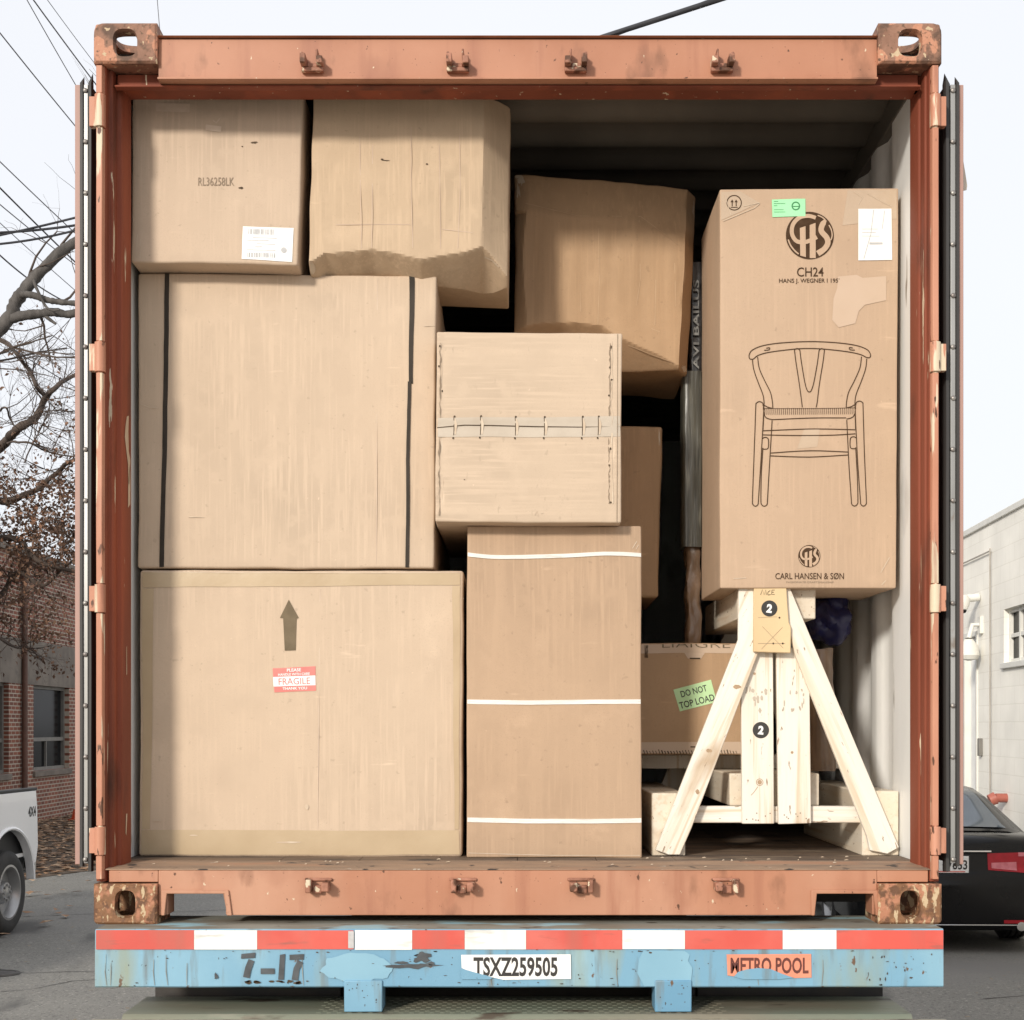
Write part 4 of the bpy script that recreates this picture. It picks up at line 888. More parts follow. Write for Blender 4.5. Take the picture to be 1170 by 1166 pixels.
# tall one, three white straps
G = Carton([(534, 601), (732.5, 601), (733, 980.5), (533, 980.5)], 4.524, .9, K3, 'tall brown cardboard box bound by three horizontal white straps', r=.006, amp=.0025, seed=8)
solid('strap', m_line(spline([(533.6, 633.5), (570, 637), (633, 635.5), (690, 632.8), (732.6, 634.5)], 6), 4.4), G.surf, M['strapwhite'], G.body, .003)
solid('strap', m_line([(533.4, 802.5), (600, 803), (680, 802), (732.8, 802)], 5), G.surf, M['strapwhite'], G.body, .003)
solid('strap', m_line([(533.2, 937), (600, 938.5), (680, 938.5), (732.8, 937.5)], 5.2), G.surf, M['strapwhite'], G.body, .003)
G.marks('scuff_speck', [m_line([(722, 627), (727, 619)], .8), m_line([(726, 628), (729, 623)], .7)], M['torn'], .002)
G.marks('fold_line', [m_line([(535, 975), (630, 978), (731, 977)], .7)], M['torn'], .002)

# the one behind, in shade
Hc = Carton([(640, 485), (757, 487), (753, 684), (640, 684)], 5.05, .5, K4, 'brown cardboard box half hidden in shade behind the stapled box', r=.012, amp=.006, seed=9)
Hc.marks('scuff_speck', [blob(753, 500, 1.6, 8, 3, 14, 1.2)], M['torn'], .002)

# printed furniture carton
I = Carton([(822.5, 216.5), (1026.5, 214.5), (1024, 672), (822.5, 672)], 4.56, .46, K5, 'tall cardboard carton printed with a line drawing of a chair', r=.005, amp=.002, seed=10)
ink = M['ink']
def logo(cx, cy, r, parent=None):
    s = r / 27.0
    def q(*p): return [(cx + (x - 450) * .1455 * s * 1.0, cy + (y - 343) * .1455 * s) for x, y in p]
    dsc = I.mark('round_logo', m_disc(cx, cy, r, 48), ink)
    W_ = .1455 * s
    I.marks('logo_letters', [
        m_line(spline(q((497, 205), (440, 190), (370, 205), (320, 260), (312, 330), (345, 385), (400, 395), (445, 385), (505, 355)), 5), [30 * W_] * 10 + [32 * W_] * 31),
        m_quad(*q((374, 285), (418, 270), (418, 512), (374, 500)), 1, 3), m_quad(*q((450, 262), (495, 245), (495, 520), (448, 520)), 1, 3),
        m_line(spline(q((572, 222), (545, 265), (540, 310), (580, 360), (588, 405), (560, 450), (510, 485)), 5), [20 * W_, 26 * W_, 32 * W_] + [42 * W_] * 24 + [46 * W_] * 4),
        m_line(spline(q((512, 185), (545, 200), (570, 222)), 5), 9 * W_),
        m_line(spline(q((282, 375), (300, 420), (330, 460), (362, 488)), 5), 11 * W_), m_line(spline(q((598, 262), (616, 300), (622, 345), (612, 380)), 5), 9 * W_)],
        K5, .0024, dsc)
logo(924.8, 269.5, 27.2)
logo(924.2, 635.5, 12.6)
I.mark('printed_text', m_text('CH24', 910, 306, 940.5, 316.5, .004), ink)
I.mark('printed_text', m_text("HANS J. WEGNER I 195'", 889.8, 318.6, 958.5, 325, .008), ink)
I.mark('printed_text', m_text('CARL HANSEN & SØN', 885.5, 654.6, 963.8, 661.8, .006), ink)
I.mark('printed_text', m_text('PASSIONATE CRAFTSMANSHIP', 898, 664.2, 952, 666.2, .0), M['inkfaint'])
gs = I.mark('green_sticker', m_quad((882, 228.5), (920, 227.5), (920, 247.5), (882.3, 248.5), 4, 3), M['stickgreen'], .0026)
I.marks('sticker_print', [m_disc(909, 236, 5, 20, 3.6), m_line([(905, 236.5), (913, 236.5)], 1.0)] + [m_rect(884, y, x, y + .45, 1, 1) for y, x in ((230.5, 889), (233, 897), (235.4, 888), (240, 895), (242.6, 897))], M['greenink'], .0036, gs)
wp = I.mark('white_label', m_quad((980, 239), (1018, 238.5), (1018.5, 297.5), (979.8, 298), 5, 6), M['paper'], .0026)
I.marks('label_print', [m_rect(992.5, 277.3, 1007.5, 279.6, 1, 1), m_line([(997.5, 240), (994, 268), (986, 296)], .7), m_line([(1010, 241), (1007, 262)], .6), m_rect(984, 262, 1002, 262.4, 1, 1), m_rect(984, 266, 1000, 266.4, 1, 1), m_rect(984, 270, 1004, 270.4, 1, 1)], M['papergrey'], .0036, wp)
I.marks('up_arrows', [m_disc(839, 232, 8.8, 32, 7.7), m_line([(836.7, 236), (836.7, 230)], 1.1), m_line([(841.3, 236), (841.3, 230)], 1.1), m_poly([(834.8, 231.4), (836.7, 228.3), (838.6, 231.4)]), m_poly([(839.4, 231.4), (841.3, 228.3), (843.2, 231.4)]), m_rect(835, 236.8, 843, 237.7, 1, 1)], ink)
I.mark('peeled_patch', m_poly([(957, 316.5), (978, 314.5), (985, 318), (1012, 316), (1012, 344), (988, 349), (981, 356), (977, 370), (958, 374.5), (950.5, 366), (952, 342), (956, 330)]), M['peel'])
I.marks('tape', [m_quad((824, 220), (846, 219), (868, 232), (824, 252), 5, 4)], M['tapeI'], .001)
I.marks('tape', [m_quad((968, 217.5), (1024, 217), (1024, 250), (962, 258), 6, 4)], M['tapeI'], .001)
I.marks('tape_crease', [m_line([(826, 253), (845, 245), (862, 238), (868, 233)], .8), m_line([(850, 236), (868, 232)], .7), m_line([(975, 219), (985, 226), (980, 234)], .7), m_line([(990, 221), (1010, 232), (1019, 236)], .6), m_line([(828, 222), (835, 246)], .5)], M['torn'], .0024)
I.marks('scuff_speck', [m_line([(1006, 654), (1016, 637)], 1.0), m_line([(1007, 668), (1012, 663)], 1.0), m_line([(837, 661), (852, 660)], .8)], M['torn'], .002)
# line drawing of the armchair
a1 = lambda *p: [(780 + x / 4.18, 200 + y / 4.18) for x, y in p]
a2 = lambda *p: [(780 + x / 4.18, 440 + y / 4.18) for x, y in p]
w = 1.05; ch = []
def ln(p, closed=False, n=5, ww=w): ch.append(m_line(spline(p, n) if n > 1 else p, ww, closed))
ln(a1((315, 862), (330, 838), (385, 815), (480, 802), (605, 797), (730, 802), (825, 815), (880, 836), (897, 860)))
ln(a1((315, 862), (318, 878), (335, 880), (360, 862), (420, 846), (530, 833), (605, 830), (680, 833), (790, 846), (850, 860), (878, 874), (894, 873), (897, 860)))
for sgn in (1, -1):
    mir = lambda P: P if sgn == 1 else [(2 * 924.7 - x, y) for x, y in P]
    ln(mir(a1((331, 880), (337, 930), (358, 990), (382, 1050), (388, 1085)) + a2((388, 100))))
    ln(mir(a1((356, 870), (364, 925), (390, 985), (418, 1040), (428, 1086)) + a2((430, 110))))
    ln(mir(a1((388, 838), (410, 836), (414, 826), (398, 828))))
    # turned front leg
    ln(mir(a2((384, 100), (381, 86), (366, 80), (352, 88), (349, 110), (343, 300), (333, 540), (335, 570), (347, 579), (359, 570), (362, 540), (378, 300), (388, 100))), n=6)
    # rear leg
    ln(mir(a2((427, 170), (420, 300), (405, 540), (402, 570), (389, 579), (376, 570), (373, 545), (376, 420), (384, 300))), n=5)
    ln(mir(a2((385, 118), (388, 98), (405, 106), (428, 112))), n=3); ln(mir(a2((388, 140), (400, 158), (428, 166))), n=3)
    ln(mir(a2((382, 256), (392, 250), (408, 256), (411, 285), (406, 304), (384, 306))), n=4)
    ln(mir(a2((388, 130), (384, 215))), n=1)
ln(a1((532, 836), (540, 900), (556, 1000), (568, 1085)) + a2((571, 108)), n=4); ln(a1((676, 836), (668, 900), (652, 1000), (642, 1085)) + a2((637, 108)), n=4)
ln(a1((558, 838), (566, 900), (582, 990), (594, 1030), (604, 1038), (614, 1030), (626, 990), (642, 900), (650, 838)), n=5)
ln(a1((532, 836), (545, 830), (558, 838)), n=3); ln(a1((650, 838), (662, 830), (676, 836)), n=3)
ln(a2((428, 166), (605, 160), (780, 160)), n=3); ln(a2((388, 112), (605, 114), (820, 112)), n=2, ww=.5)
ln(a2((384, 219), (480, 215), (605, 212), (720, 214), (824, 217)), n=3); ln(a2((384, 238), (480, 241), (605, 243), (720, 242), (824, 236)), n=3)
ln(a2((418, 325), (605, 315), (790, 322)), n=4); ln(a2((418, 338), (605, 345), (790, 336)), n=4)
for k in range(44):
    x = 392 + k * 9.75; ch.append(m_line(a2((x, 112), (x + 1, 128), (x, 143)), .55))
I.marks('chair_drawing', ch, ink)
I.mark('tape', m_quad((919, 490.5), (937, 490), (934, 511), (911, 513), 3, 3), M['tapeI'], .0009)

# dark carton on the stand's deck, green sticker, half-cut lettering on its top edge
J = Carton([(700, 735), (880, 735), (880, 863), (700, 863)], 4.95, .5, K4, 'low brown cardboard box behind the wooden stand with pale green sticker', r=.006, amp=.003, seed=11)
J.mark('flap_edge', m_quad((701, 736), (879, 736), (879, 746), (701, 747), 20, 2), M['peel'], .001)
J.mark('flap_edge', m_quad((701, 849), (879, 848), (879, 861.5), (701, 861.5), 20, 2), M['peel'], .001)
J.marks('flap_edge', [m_quad((782, 746.4), (805, 746.4), (801, 753), (786, 753), 3, 2)], M['peel'], .001)
J.mark('printed_text', m_text('LIAIGRE', 757, 736.2, 834, 740.4, -.012, clip=.5), M['arrowink'], .002)
J.mark('printed_text', m_rot(m_text('LIAIGRE', 737, 737, 741, 752, .03), 739, 744, 0), M['ink'], .002)
J.marks('handle_slit', [m_rect(788, 752, 800, 753.4, 1, 1), m_rect(788.5, 853.4, 798, 854.8, 1, 1)], M['slit'], .002)
J.marks('flap_teeth', [m_line([(735 + k * 3.4, 857 + rnd.uniform(0, 2)), (736.5 + k * 3.4, 862.4)], rnd.uniform(.6, 1.6)) for k in range(32)], M['slit'], .002)
gs = J.mark('green_sticker', m_quad((769.5, 788.5), (812.5, 777), (819, 802.5), (776.5, 813.8), 4, 3), M['stickgreen2'])
J.marks('lettering', [m_rot(m_text('DO NOT', 777.5, 786.5, 808, 794, .01), 792.7, 790.3, 14.5), m_rot(m_text('TOP LOAD', 775.5, 798.2, 816.5, 806, .01), 796, 802, 14.5)], M['black'], .0026, gs)

# ------------------------------------------------------------------ pine stand (A-frame pallet)
ws = thing('wooden_stand', 'raw pine A-frame stand with the number two in black circles', 'stand', at(890, 978, 5.0))
def plank(name, poly, d, th, m, bevel=.0025):
    g = MB(); P = [at(x, y, d) for x, y in poly]
    g.prism(P, (0, 0, 0), (0, th, 0)); return g.build(name, m, ws, bevel)
def beam(name, x0, x1, y0, y1, d, dep, m):
    g = MB(); a, b = at(x0, y1, d), at(x1, y0, d); g.box(a.x, b.x, d, d + dep, a.z, b.z); return g.build(name, m, ws, .004)
DS = 4.58
plank('diagonal_brace', [(749, 971.5), (764, 977), (777, 977), (790, 947), (866.5, 746), (890, 690), (880, 670), (844, 670), (843.5, 731)], DS, .02, M['woodL'])
plank('diagonal_brace', [(1027.5, 968.5), (1014, 976), (994, 972), (990.5, 955), (908.5, 748), (895, 690), (898, 670), (901, 668)], DS + .0005, .02, M['woodR'])
v1 = plank('upright_board', [(846.5, 746), (883.3, 740), (884.5, 941.5), (848, 941.5)], DS + .022, .02, M['wood'])
v2 = plank('upright_board', [(887, 740), (924.5, 740), (927, 941), (889.5, 942)], DS + .022, .02, M['wood'])
pl = plank('number_board', [(861.5, 672), (868, 670), (871, 667.5), (876, 670.5), (898.5, 668), (900, 692), (901.5, 711), (904, 717), (903.5, 746.5), (861, 745)], DS - .016, .0155, M['woodyellow'])
beam('cross_rail', 786, 996, 921.5, 940.5, DS + .044, .04, M['woodH'])
beam('ridge_beam', 842.5, 932, 669.6, 707.5, DS + .043, .80, M['woodend'])
beam('middle_runner', 833.5, 936, 884, 921, DS + .086, .85, M['woodend'])
beam('skid', 744.5, 783, 906.5, 978, DS + .022, .95, M['woodend'])
beam('skid', 985, 1027, 904, 978, DS + .022, .95, M['woodend'])
g = MB(); zz = PZ(884, DS + .086)
for y in (5.18, 5.36): g.box(at(700, 0, DS).x, at(1010, 0, DS).x, y, y + .09, zz + .0005, J.t.location.z - .004)
g.build('deck_board', M['wood'], ws, .002)
dd = 5.40
plank('diagonal_brace', [(735, 945), (765, 945), (868, 700), (838, 700)], dd, .02, M['wood'])
plank('diagonal_brace', [(955, 945), (925, 945), (848, 700), (878, 700)], dd + .0215, .02, M['wood'])
f1 = flat(DS + .022); f0 = flat(DS - .016); fl_ = flat(DS)
def numbermark(x, y, r, f, parent, rot):
    dsc = decal('number_mark', m_disc(x, y, r, 36), f, M['black'], parent, .0008)
    decal('numeral', m_rot(m_text('2', x - 3.2, y - 5, x + 3.2, y + 5, .05), x, y, rot), f, M['paper'], dsc, .0016)
decal('knot_speck', m_join(*[m_disc(x, y, a, 16) for x, y, a in ((868, 894, 2.6), (905, 860, 1.6), (862, 770, 1.5))]), f1, M['knot'], v1, .0006)
decal('knot_speck', m_join(m_disc(868, 894, 4.2, 20, 3.4), m_line([(866, 899), (861, 906), (858, 909)], .7), blob(810, 858, 4, 2, 3), blob(797, 905, 2, 3, 5), blob(842, 785, 5, 2.4, 6)), lambda px, py, e: at(px, py, DS + (.022 if px > 855 else 0)) + Vector((0, -e, 0)), M['knot'], v1, .0006)
numbermark(869.3, 834.5, 9.4, f1, v1, -6); numbermark(879, 695.5, 9.2, f0, pl, -8)
decal('pencil_mark', m_join(m_line([(869, 680), (871, 674), (873, 680), (875, 674), (875.5, 680)], .7), m_line(spline([(880, 675), (877.5, 677), (877.5, 680), (880.5, 679.5)], 4), .7), m_line([(885, 674.5), (882, 674.5), (881.5, 679.5), (885, 679.5)], .7), m_line([(881.8, 677), (884, 677)], .7)), f0, M['slit'], pl, .0008)
decal('pencil_mark', m_join(m_line([(866, 735.5), (897, 735.5)], .4), m_line([(871, 716), (895, 741)], .4), m_line([(894, 717), (870, 742)], .4), m_line([(866, 706), (888, 705)], .3)), f0, M['inkfaint'], pl, .0008)
decal('nail_hole', m_join(*[m_disc(x, y, 1.1, 10) for x, y in ((890.5, 706), (883.5, 735.5), (894.3, 735.5))]), f0, M['slit'], pl, .001)
for vv, x0 in ((v1, 850), (v2, 892)):
    decal('nail_hole', m_join(*[m_disc(x0 + rnd.uniform(2, 30), rnd.uniform(929, 938), .8, 8) for k in range(7)]), f1, M['inkfaint'], vv, .001)
    decal('wood_speck', m_join(*[blob(x0 + rnd.uniform(2, 30), rnd.uniform(786, 815), rnd.uniform(.6, 2), rnd.uniform(1, 4), k + x0, 9, .8) for k in range(11)]), f1, M['tapegrey'], vv, .001)

# wrapped bundle standing behind, roll and blue bag in the shade under the tall carton
bd = thing('wrapped_bundle', 'tall narrow bundle wrapped in black and grey plastic between two boxes', 'bundle', at(794, 735, 5.02))
def wrapcol(name, x0, x1, y0, y1, d, m, amp, seed, n=26, taper=0, lean=0):
    g = MB(); a, b = at(x0, y1, d), at(x1, y0, d); k = 18
    def fn(u, v):
        an = 2 * math.pi * u + .39; c, s = math.cos(an), math.sin(an); e = 9
        r = (abs(c) ** e + abs(s) ** e) ** (-1 / e); z = a.z + (b.z - a.z) * v
        hw = (b.x - a.x) / 2 * (1 - taper * (1 - v)); p = Vector(((a.x + b.x) / 2 + lean * (v - .5) + c * r * hw, d + .05 + s * r * .05, z))
        return p + nz3(p, 14, seed) * amp + nz3(p, 40, seed) * amp * .4
    g.grid(fn, k * 2, n)
    return g.build(name, m, bd if name != 'roll' else None, smooth=50)
sl_ = wrapcol('black_sleeve', 788, 803, 300, 428, 5.02, M['blackfilm'], .004, 3)
wrapcol('grey_wrap', 780.5, 803, 424, 625, 5.0, M['greyplastic'], .002, 4)
wrapcol('brown_wrap', 785, 802, 622, 735, 5.03, M['brownwrap'], .009, 5, taper=.1)
tx = m_text('AVI BAILUS', 348, 1, 450, 8.5, .02)
tx = ([(791 + y * .9, 425 - (x - 345)) for x, y in tx[0]], tx[1])
tx = ([(x, y) for x, y in tx[0]], tx[1])
decal('sleeve_lettering', tx, flat(5.008), M['dimprint'], bd, .0)
rl = thing('wrapped_roll', 'brown plastic wrapped roll standing in shade right of the pine stand', 'roll', at(943, 884, 4.86))
g = MB(); ra, rb2 = at(943, 886, 4.86), at(940, 742, 4.86); ra.z = zz + .0
def fr_(u, v):
    a = 2 * math.pi * u; p = ra.lerp(rb2, v) + Vector((math.cos(a) * .042, .045 + math.sin(a) * .042, 0)); return p + nz3(p, 11, 2) * .007 + nz3(p, 34, 2) * .003
g.grid(fr_, 28, 22); g.add([ra, ra], []); g.build('roll_wrap', M['brownwrap'], rl, smooth=60)
bgm = bmesh.new(); bmesh.ops.create_icosphere(bgm, subdivisions=4, radius=1)
cb = at(949, 706, 5.0)
g = MB(); g.v = [cb + Vector((v.co.x * .075, v.co.y * .10, v.co.z * .085)) * (1 + .35 * noise.noise(v.co * 1.6) + .12 * noise.noise(v.co * 5)) for v in bgm.verts]
g.f = [tuple(v.index for v in f.verts) for f in bgm.faces]; g.m = [0] * len(g.f); bgm.free()
tag(g.build('plastic_bag', M['navy'], smooth=50), 'crumpled dark blue plastic bag in shade under the printed chair carton', 'bag')
g = MB()
for k in range(46):
    x, y = rnd.uniform(-1.1, 1.1), D0 + rnd.uniform(.02, .3); s = rnd.uniform(.002, .007); z = zs1 + .004 + (ZF - zs1 - .005) * min(1, (y - D0) / .16) + .001
    if x < .36 and y > D0 + .2: continue
    g.add([(x - s, y - s * .4, z), (x + s, y - s * .5, z + .001), (x + s * .4, y + s, z + .003), (x - s * .7, y + s * .5, z + .0015)], [(0, 1, 2, 3)])
tag(g.build('floor_debris', M['torn'], fix=False), 'small paper and wood crumbs lying on the container threshold', 'debris', kind='stuff')

# ------------------------------------------------------------------ left: brick building, pickup, cone, trees
bb = thing('brick_building', 'red brick building with dark windows behind the brown leaved tree', 'building', (-14, 38, 0))
XW = -10.1; Y0, Y1, ZH = 14.0, 62.0, 5.46
wins = [(27.0 + 3.95 * k - 7.9, 29.45 + 3.95 * k - 7.9) for k in range(11)]
g = MB(); zl, zh = 1.06, 2.86
segs = [(Y0, wins[0][0])] + [(wins[i][1], wins[i + 1][0]) for i in range(len(wins) - 1)] + [(wins[-1][1], Y1)]
for a, b in segs: g.box(XW - .35, XW, a, b, zl, zh)
g.box(XW - .35, XW, Y0, Y1, 0, zl); g.box(XW - .35, XW, Y0, Y1, 3.78, ZH)
g.build('wall', M['brick'], bb)
g = MB(); g.box(XW - .35, XW + .012, Y0, Y1, zh, 3.78); g.build('concrete_band', M['render'], bb)
g = MB(); g.box(XW - .4, XW + .09, Y0 - .05, Y1, ZH, ZH + .16); g.build('coping', M['render'], bb, .01)
g = MB(); g.box(XW - 9, XW - .351, Y0, Y1, 0, ZH - .1); g.build('body', M['render'], bb)
for a, b in wins:
    g = MB(); g.box(XW - .2, XW - .17, a, b, zl, zh); wn = g.build('window', M['glass'], bb)
    g = MB()
    for q in (a, b - .07): g.box(XW - .169, XW - .10, q, q + .07, zl, zh)
    g.box(XW - .168, XW - .10, a + .0705, b - .0705, zh - .07, zh); g.box(XW - .168, XW - .10, a + .0705, b - .0705, zl, zl + .07); g.box(XW - .168, XW - .11, a + .0705, b - .0705, zl + .62, zl + .70)
    g.box(XW - .167, XW - .12, (a + b) / 2 - .02, (a + b) / 2 + .02, zl + .0705, zl + .6195)
    g.build('frame', M['greyframe'], wn)
    g = MB(); g.box(XW - .169, XW + .06, a - .05, b + .05, zl - .12, zl - .001); g.build('sill', M['render'], wn, .01)
g = MB(); yd = 30.2; g.tube([(XW + .07, yd, .15), (XW + .07, yd, ZH - .15)], .06, 10); g.box(XW + .01, XW + .14, yd - .12, yd + .12, ZH - .3, ZH - .1); g.build('downpipe', M['downpipe'], bb, smooth=40)

# pickup: only its rear corner shows; nose towards the camera
TH = R(176); 
pu = local_thing('pickup_truck', 'white pickup truck with grey rims parked at the left edge', 'truck', (0, 0, 0), TH)
cr_ = at(43.5, 900, 15.0); off = Matrix.Rotation(TH, 3, 'Z') @ Vector((-1.0, 0, 0)); pu.location = (cr_.x - off.x, cr_.y - off.y, 0)
def arch(cy, r, z0, n=16): return [(cy + r * math.cos(math.pi * k / n), z0 + r * math.sin(math.pi * k / n)) for k in range(n + 1)]
wy = (.68, 4.3); zl_ = .60
side = [(0.05, .62), (0, .8), (.02, 1.2), (.05, 1.36), (2.0, 1.36), (2.02, 1.30), (4.6, 1.24), (5.35, 1.12), (5.5, .9), (5.5, .5), (4.9, .48)]
lower = [(wy[1] + .55, .48)] + [(wy[1] + .54 * math.cos(math.pi * k / 12), .46 + .54 * math.sin(math.pi * k / 12)) for k in range(13)] + [(wy[1] - .55, .48), (wy[0] + .57, .52)] + [(wy[0] + .545 * math.cos(math.pi * k / 16), .47 + .53 * math.sin(math.pi * k / 16)) for k in range(17)] + [(wy[0] - .56, .62)]
g = MB()
for sx in (-1, 1):
    poly = [(sx * 1.0, y, z) for y, z in [(0.05, .64), (0, .8), (.02, 1.2), (.05, 1.355), (2.0, 1.355), (2.02, 1.30), (4.6, 1.24), (5.35, 1.12), (5.5, .9), (5.5, .5)]] + [(sx * 1.0, y, z) for y, z in lower]
    g.prism(poly, (0, 0, 0), (-sx * .07, 0, 0))
g.box(-.928, .928, 0.01, .06, .68, 1.33); g.box(-.928, .928, .061, 2.0, .70, .74); g.box(-.928, .928, 2.001, 5.45, .62, 1.2); g.box(-.93, .93, 5.451, 5.49, .5, 1.1)
body = g.build('body', M['white'], pu, .018, seg=3)
g = MB()
for sx in (-1, 1):
    for cy in wy: 
        pr = [(sx * 1.004, cy + .56 * math.cos(math.pi * k / 20), .47 + .545 * math.sin(math.pi * k / 20)) for k in range(21)]
        g.tube(pr, .018, 6)
g.build('wheel_arch_lip', M['white'], body, smooth=50)
g = MB()
for sx in (-1, 1): x0, x1 = sorted((sx * .925, sx * 1.004)); g.box(x0, x1, .03, 1.98, 1.3555, 1.385)
g.build('bed_cap', M['trimblack'], pu, .006)
g = MB()
for cy in wy: g.box(-.90, .90, cy - .56, cy + .56, .55, 1.02)
g.build('wheel_well', M['trimblack'], pu)
g = MB(); cabp = [(2.02, 1.301), (2.02, 1.40), (2.15, 1.86), (3.4, 1.9), (4.15, 1.27), (4.15, 1.2)]
n_ = len(cabp)
vs = [(sx * (.92 - .2 * max(0, z - 1.3) / .6), y, z) for sx in (-1, 1) for y, z in cabp]
g.add(vs, [tuple(range(n_)), tuple(range(n_, 2 * n_))] + [(i, (i + 1) % n_, n_ + (i + 1) % n_, n_ + i) for i in range(n_)]); cab = g.build('cab', M['white'], pu, .03, seg=3)
g = MB()
for sx in (-1, 1): g.add([(sx * (.925 - .2 * (z - 1.3) / .6), y, z) for y, z in ((2.2, 1.38), (2.3, 1.8), (3.35, 1.83), (3.9, 1.38))], [(0, 1, 2, 3)])
g.add([(-.78, 4.12, 1.33), (.78, 4.12, 1.33), (.68, 3.45, 1.88), (-.68, 3.45, 1.88)], [(0, 1, 2, 3)]); g.build('cab_window', M['glass'], cab)
for sx in (-1, 1):
    g = MB(); x0, x1 = sorted((sx * .82, sx * .985)); g.box(x0, x1, -.014, .008, .86, 1.28); g.build('tail_light', M['tail'], pu, .01)
g = MB(); g.box(-.95, .95, -.10, -.012, .52, .70); g.build('rear_bumper', M['chrome'], pu, .03)
for sx in (-1, 1):
    for cy in wy: wheel(pu, (sx * .87, cy, .40), .40, .25, .265, sx, grooves=4)
tx = m_text('4X4', 0, 0, .19, .10, .03)
mb = MB(); mb.add([(-1.0025, .20 - x + .05, 1.20 - y) for x, y in tx[0]], tx[1]); mb.build('badge', M['trimblack'], body, fix=False)

cn = thing('traffic_cone', 'orange traffic cone with white band against the brick wall', 'cone', (PX(91.5, 31.5), 31.5, .02))
c = cn.location
g = MB(); g.lathe([(.04, .18), (.25, .135), (.251, .136)], (c.x, c.y, .0), 'Z', 24); g.lathe([(.42, .10), (.72, .035), (.73, 0)], (c.x, c.y, 0), 'Z', 24); g.box(c.x - .2, c.x + .2, c.y - .2, c.y + .2, .01, .045); g.build('cone_body', M['orange'], cn, smooth=40)
g = MB(); g.lathe([(.25, .137), (.42, .102)], (c.x, c.y, 0), 'Z', 24); g.build('white_band', M['paper'], cn, smooth=40)

def grow(mb, ends, p, dr, L, r, lev, r_):
    n = 4; pts_ = [p]; rads = [r]; q = p.copy(); d_ = dr.copy()
    for k in range(n):
        d_ = (d_ + Vector((r_.gauss(0, .16), r_.gauss(0, .16), r_.gauss(.02, .14)))).normalized(); q = q + d_ * L / n; pts_.append(q.copy()); rads.append(r * (1 - .55 * (k + 1) / n))
    mb.tube(pts_, rads, 5 if r < .02 else 7, cap=False)
    if lev <= 1: ends += pts_[1:]
    if lev > 0:
        for k in range(3 + (lev > 1)):
            i = r_.randint(1, n); dd_ = (d_ + Vector((r_.gauss(0, .6), r_.gauss(0, .6), r_.gauss(.05, .5)))).normalized()
            grow(mb, ends, pts_[i], dd_, L * r_.uniform(.5, .8), rads[i] * .62, lev - 1, r_)
def px_branch(mb, p, d, w0, w1):
    P = spline([at(x, y, dd_) for (x, y), dd_ in zip(p, d if isinstance(d, list) else [d] * len(p))], 9); n = len(P)
    mb.tube([q + nz3(q, 1.5, 2) * .05 + nz3(q, 5, 4) * w0 * .16 for q in P], [(w0 + (w1 - w0) * k / (n - 1)) * (1 + .12 * noise.noise((k * 1.3, w0, 1)) * 2.4) for k in range(n)], 10, cap=True); return P
# big grey tree: trunk outside the frame, limbs reach in
r1 = random.Random(3)
tt = thing('bare_tree', 'bare tree with thick grey branches above the brown leaved tree', 'tree', (PX(-170, 18), 18, 0))
g = MB(); bx_ = PX(-170, 18)
g.tube(spline([(bx_, 18, -.1), (bx_ + .05, 18, 2.2), (bx_ - .02, 18.05, 4.2), (bx_ + .35, 18, 5.6)], 5), [.36, .33, .31, .30, .29, .29, .28, .28, .28, .27, .27, .27, .26, .26, .25, .24], 12)
tp = Vector((bx_ + .35, 18, 5.6))
top = [((tp.x * F / 18 + VX), VY - (tp.z - EYE) * F / 18)]
px_branch(g, top + [(-60, 425), (0, 375), (18, 343), (34, 322), (58, 300), (88, 276), (150, 238), (230, 190)], 18, .092, .055)
px_branch(g, [(-2, 375), (14, 364), (40, 359), (62, 355), (90, 356), (150, 340)], 18, .068, .042)
px_branch(g, [(22, 336), (34, 336), (50, 340), (68, 343), (92, 346), (140, 352)], 17.9, .045, .03)
px_branch(g, [(48, 355), (56, 362), (66, 369)], 18, .03, .015)
px_branch(g, [(36, 318), (40, 328), (56, 350), (70, 352)], 17.8, .02, .012)
px_branch(g, top + [(-190, 300), (-230, 150), (-220, 20)], 18.3, .19, .10)
g.build('trunk', M['barkgrey'], tt, smooth=60)
g = MB(); en = []
for (x, y, dx, dz, L) in ((30, 330, .2, 1, .8), (60, 300, .3, .9, 1.0), (95, 275, .5, .8, 1.2), (45, 358, .4, -.7, .6), (70, 346, .6, .4, .5), (-10, 385, .8, -.4, 1.2), (-60, 420, .8, .1, 1.5), (130, 250, .4, 1, 1.2)):
    grow(g, en, at(x, y, 18), Vector((dx, rnd.uniform(-.3, .3), dz)).normalized(), L, .018, 2, r1)
g.build('twigs', M['twig'], tt, fix=False)
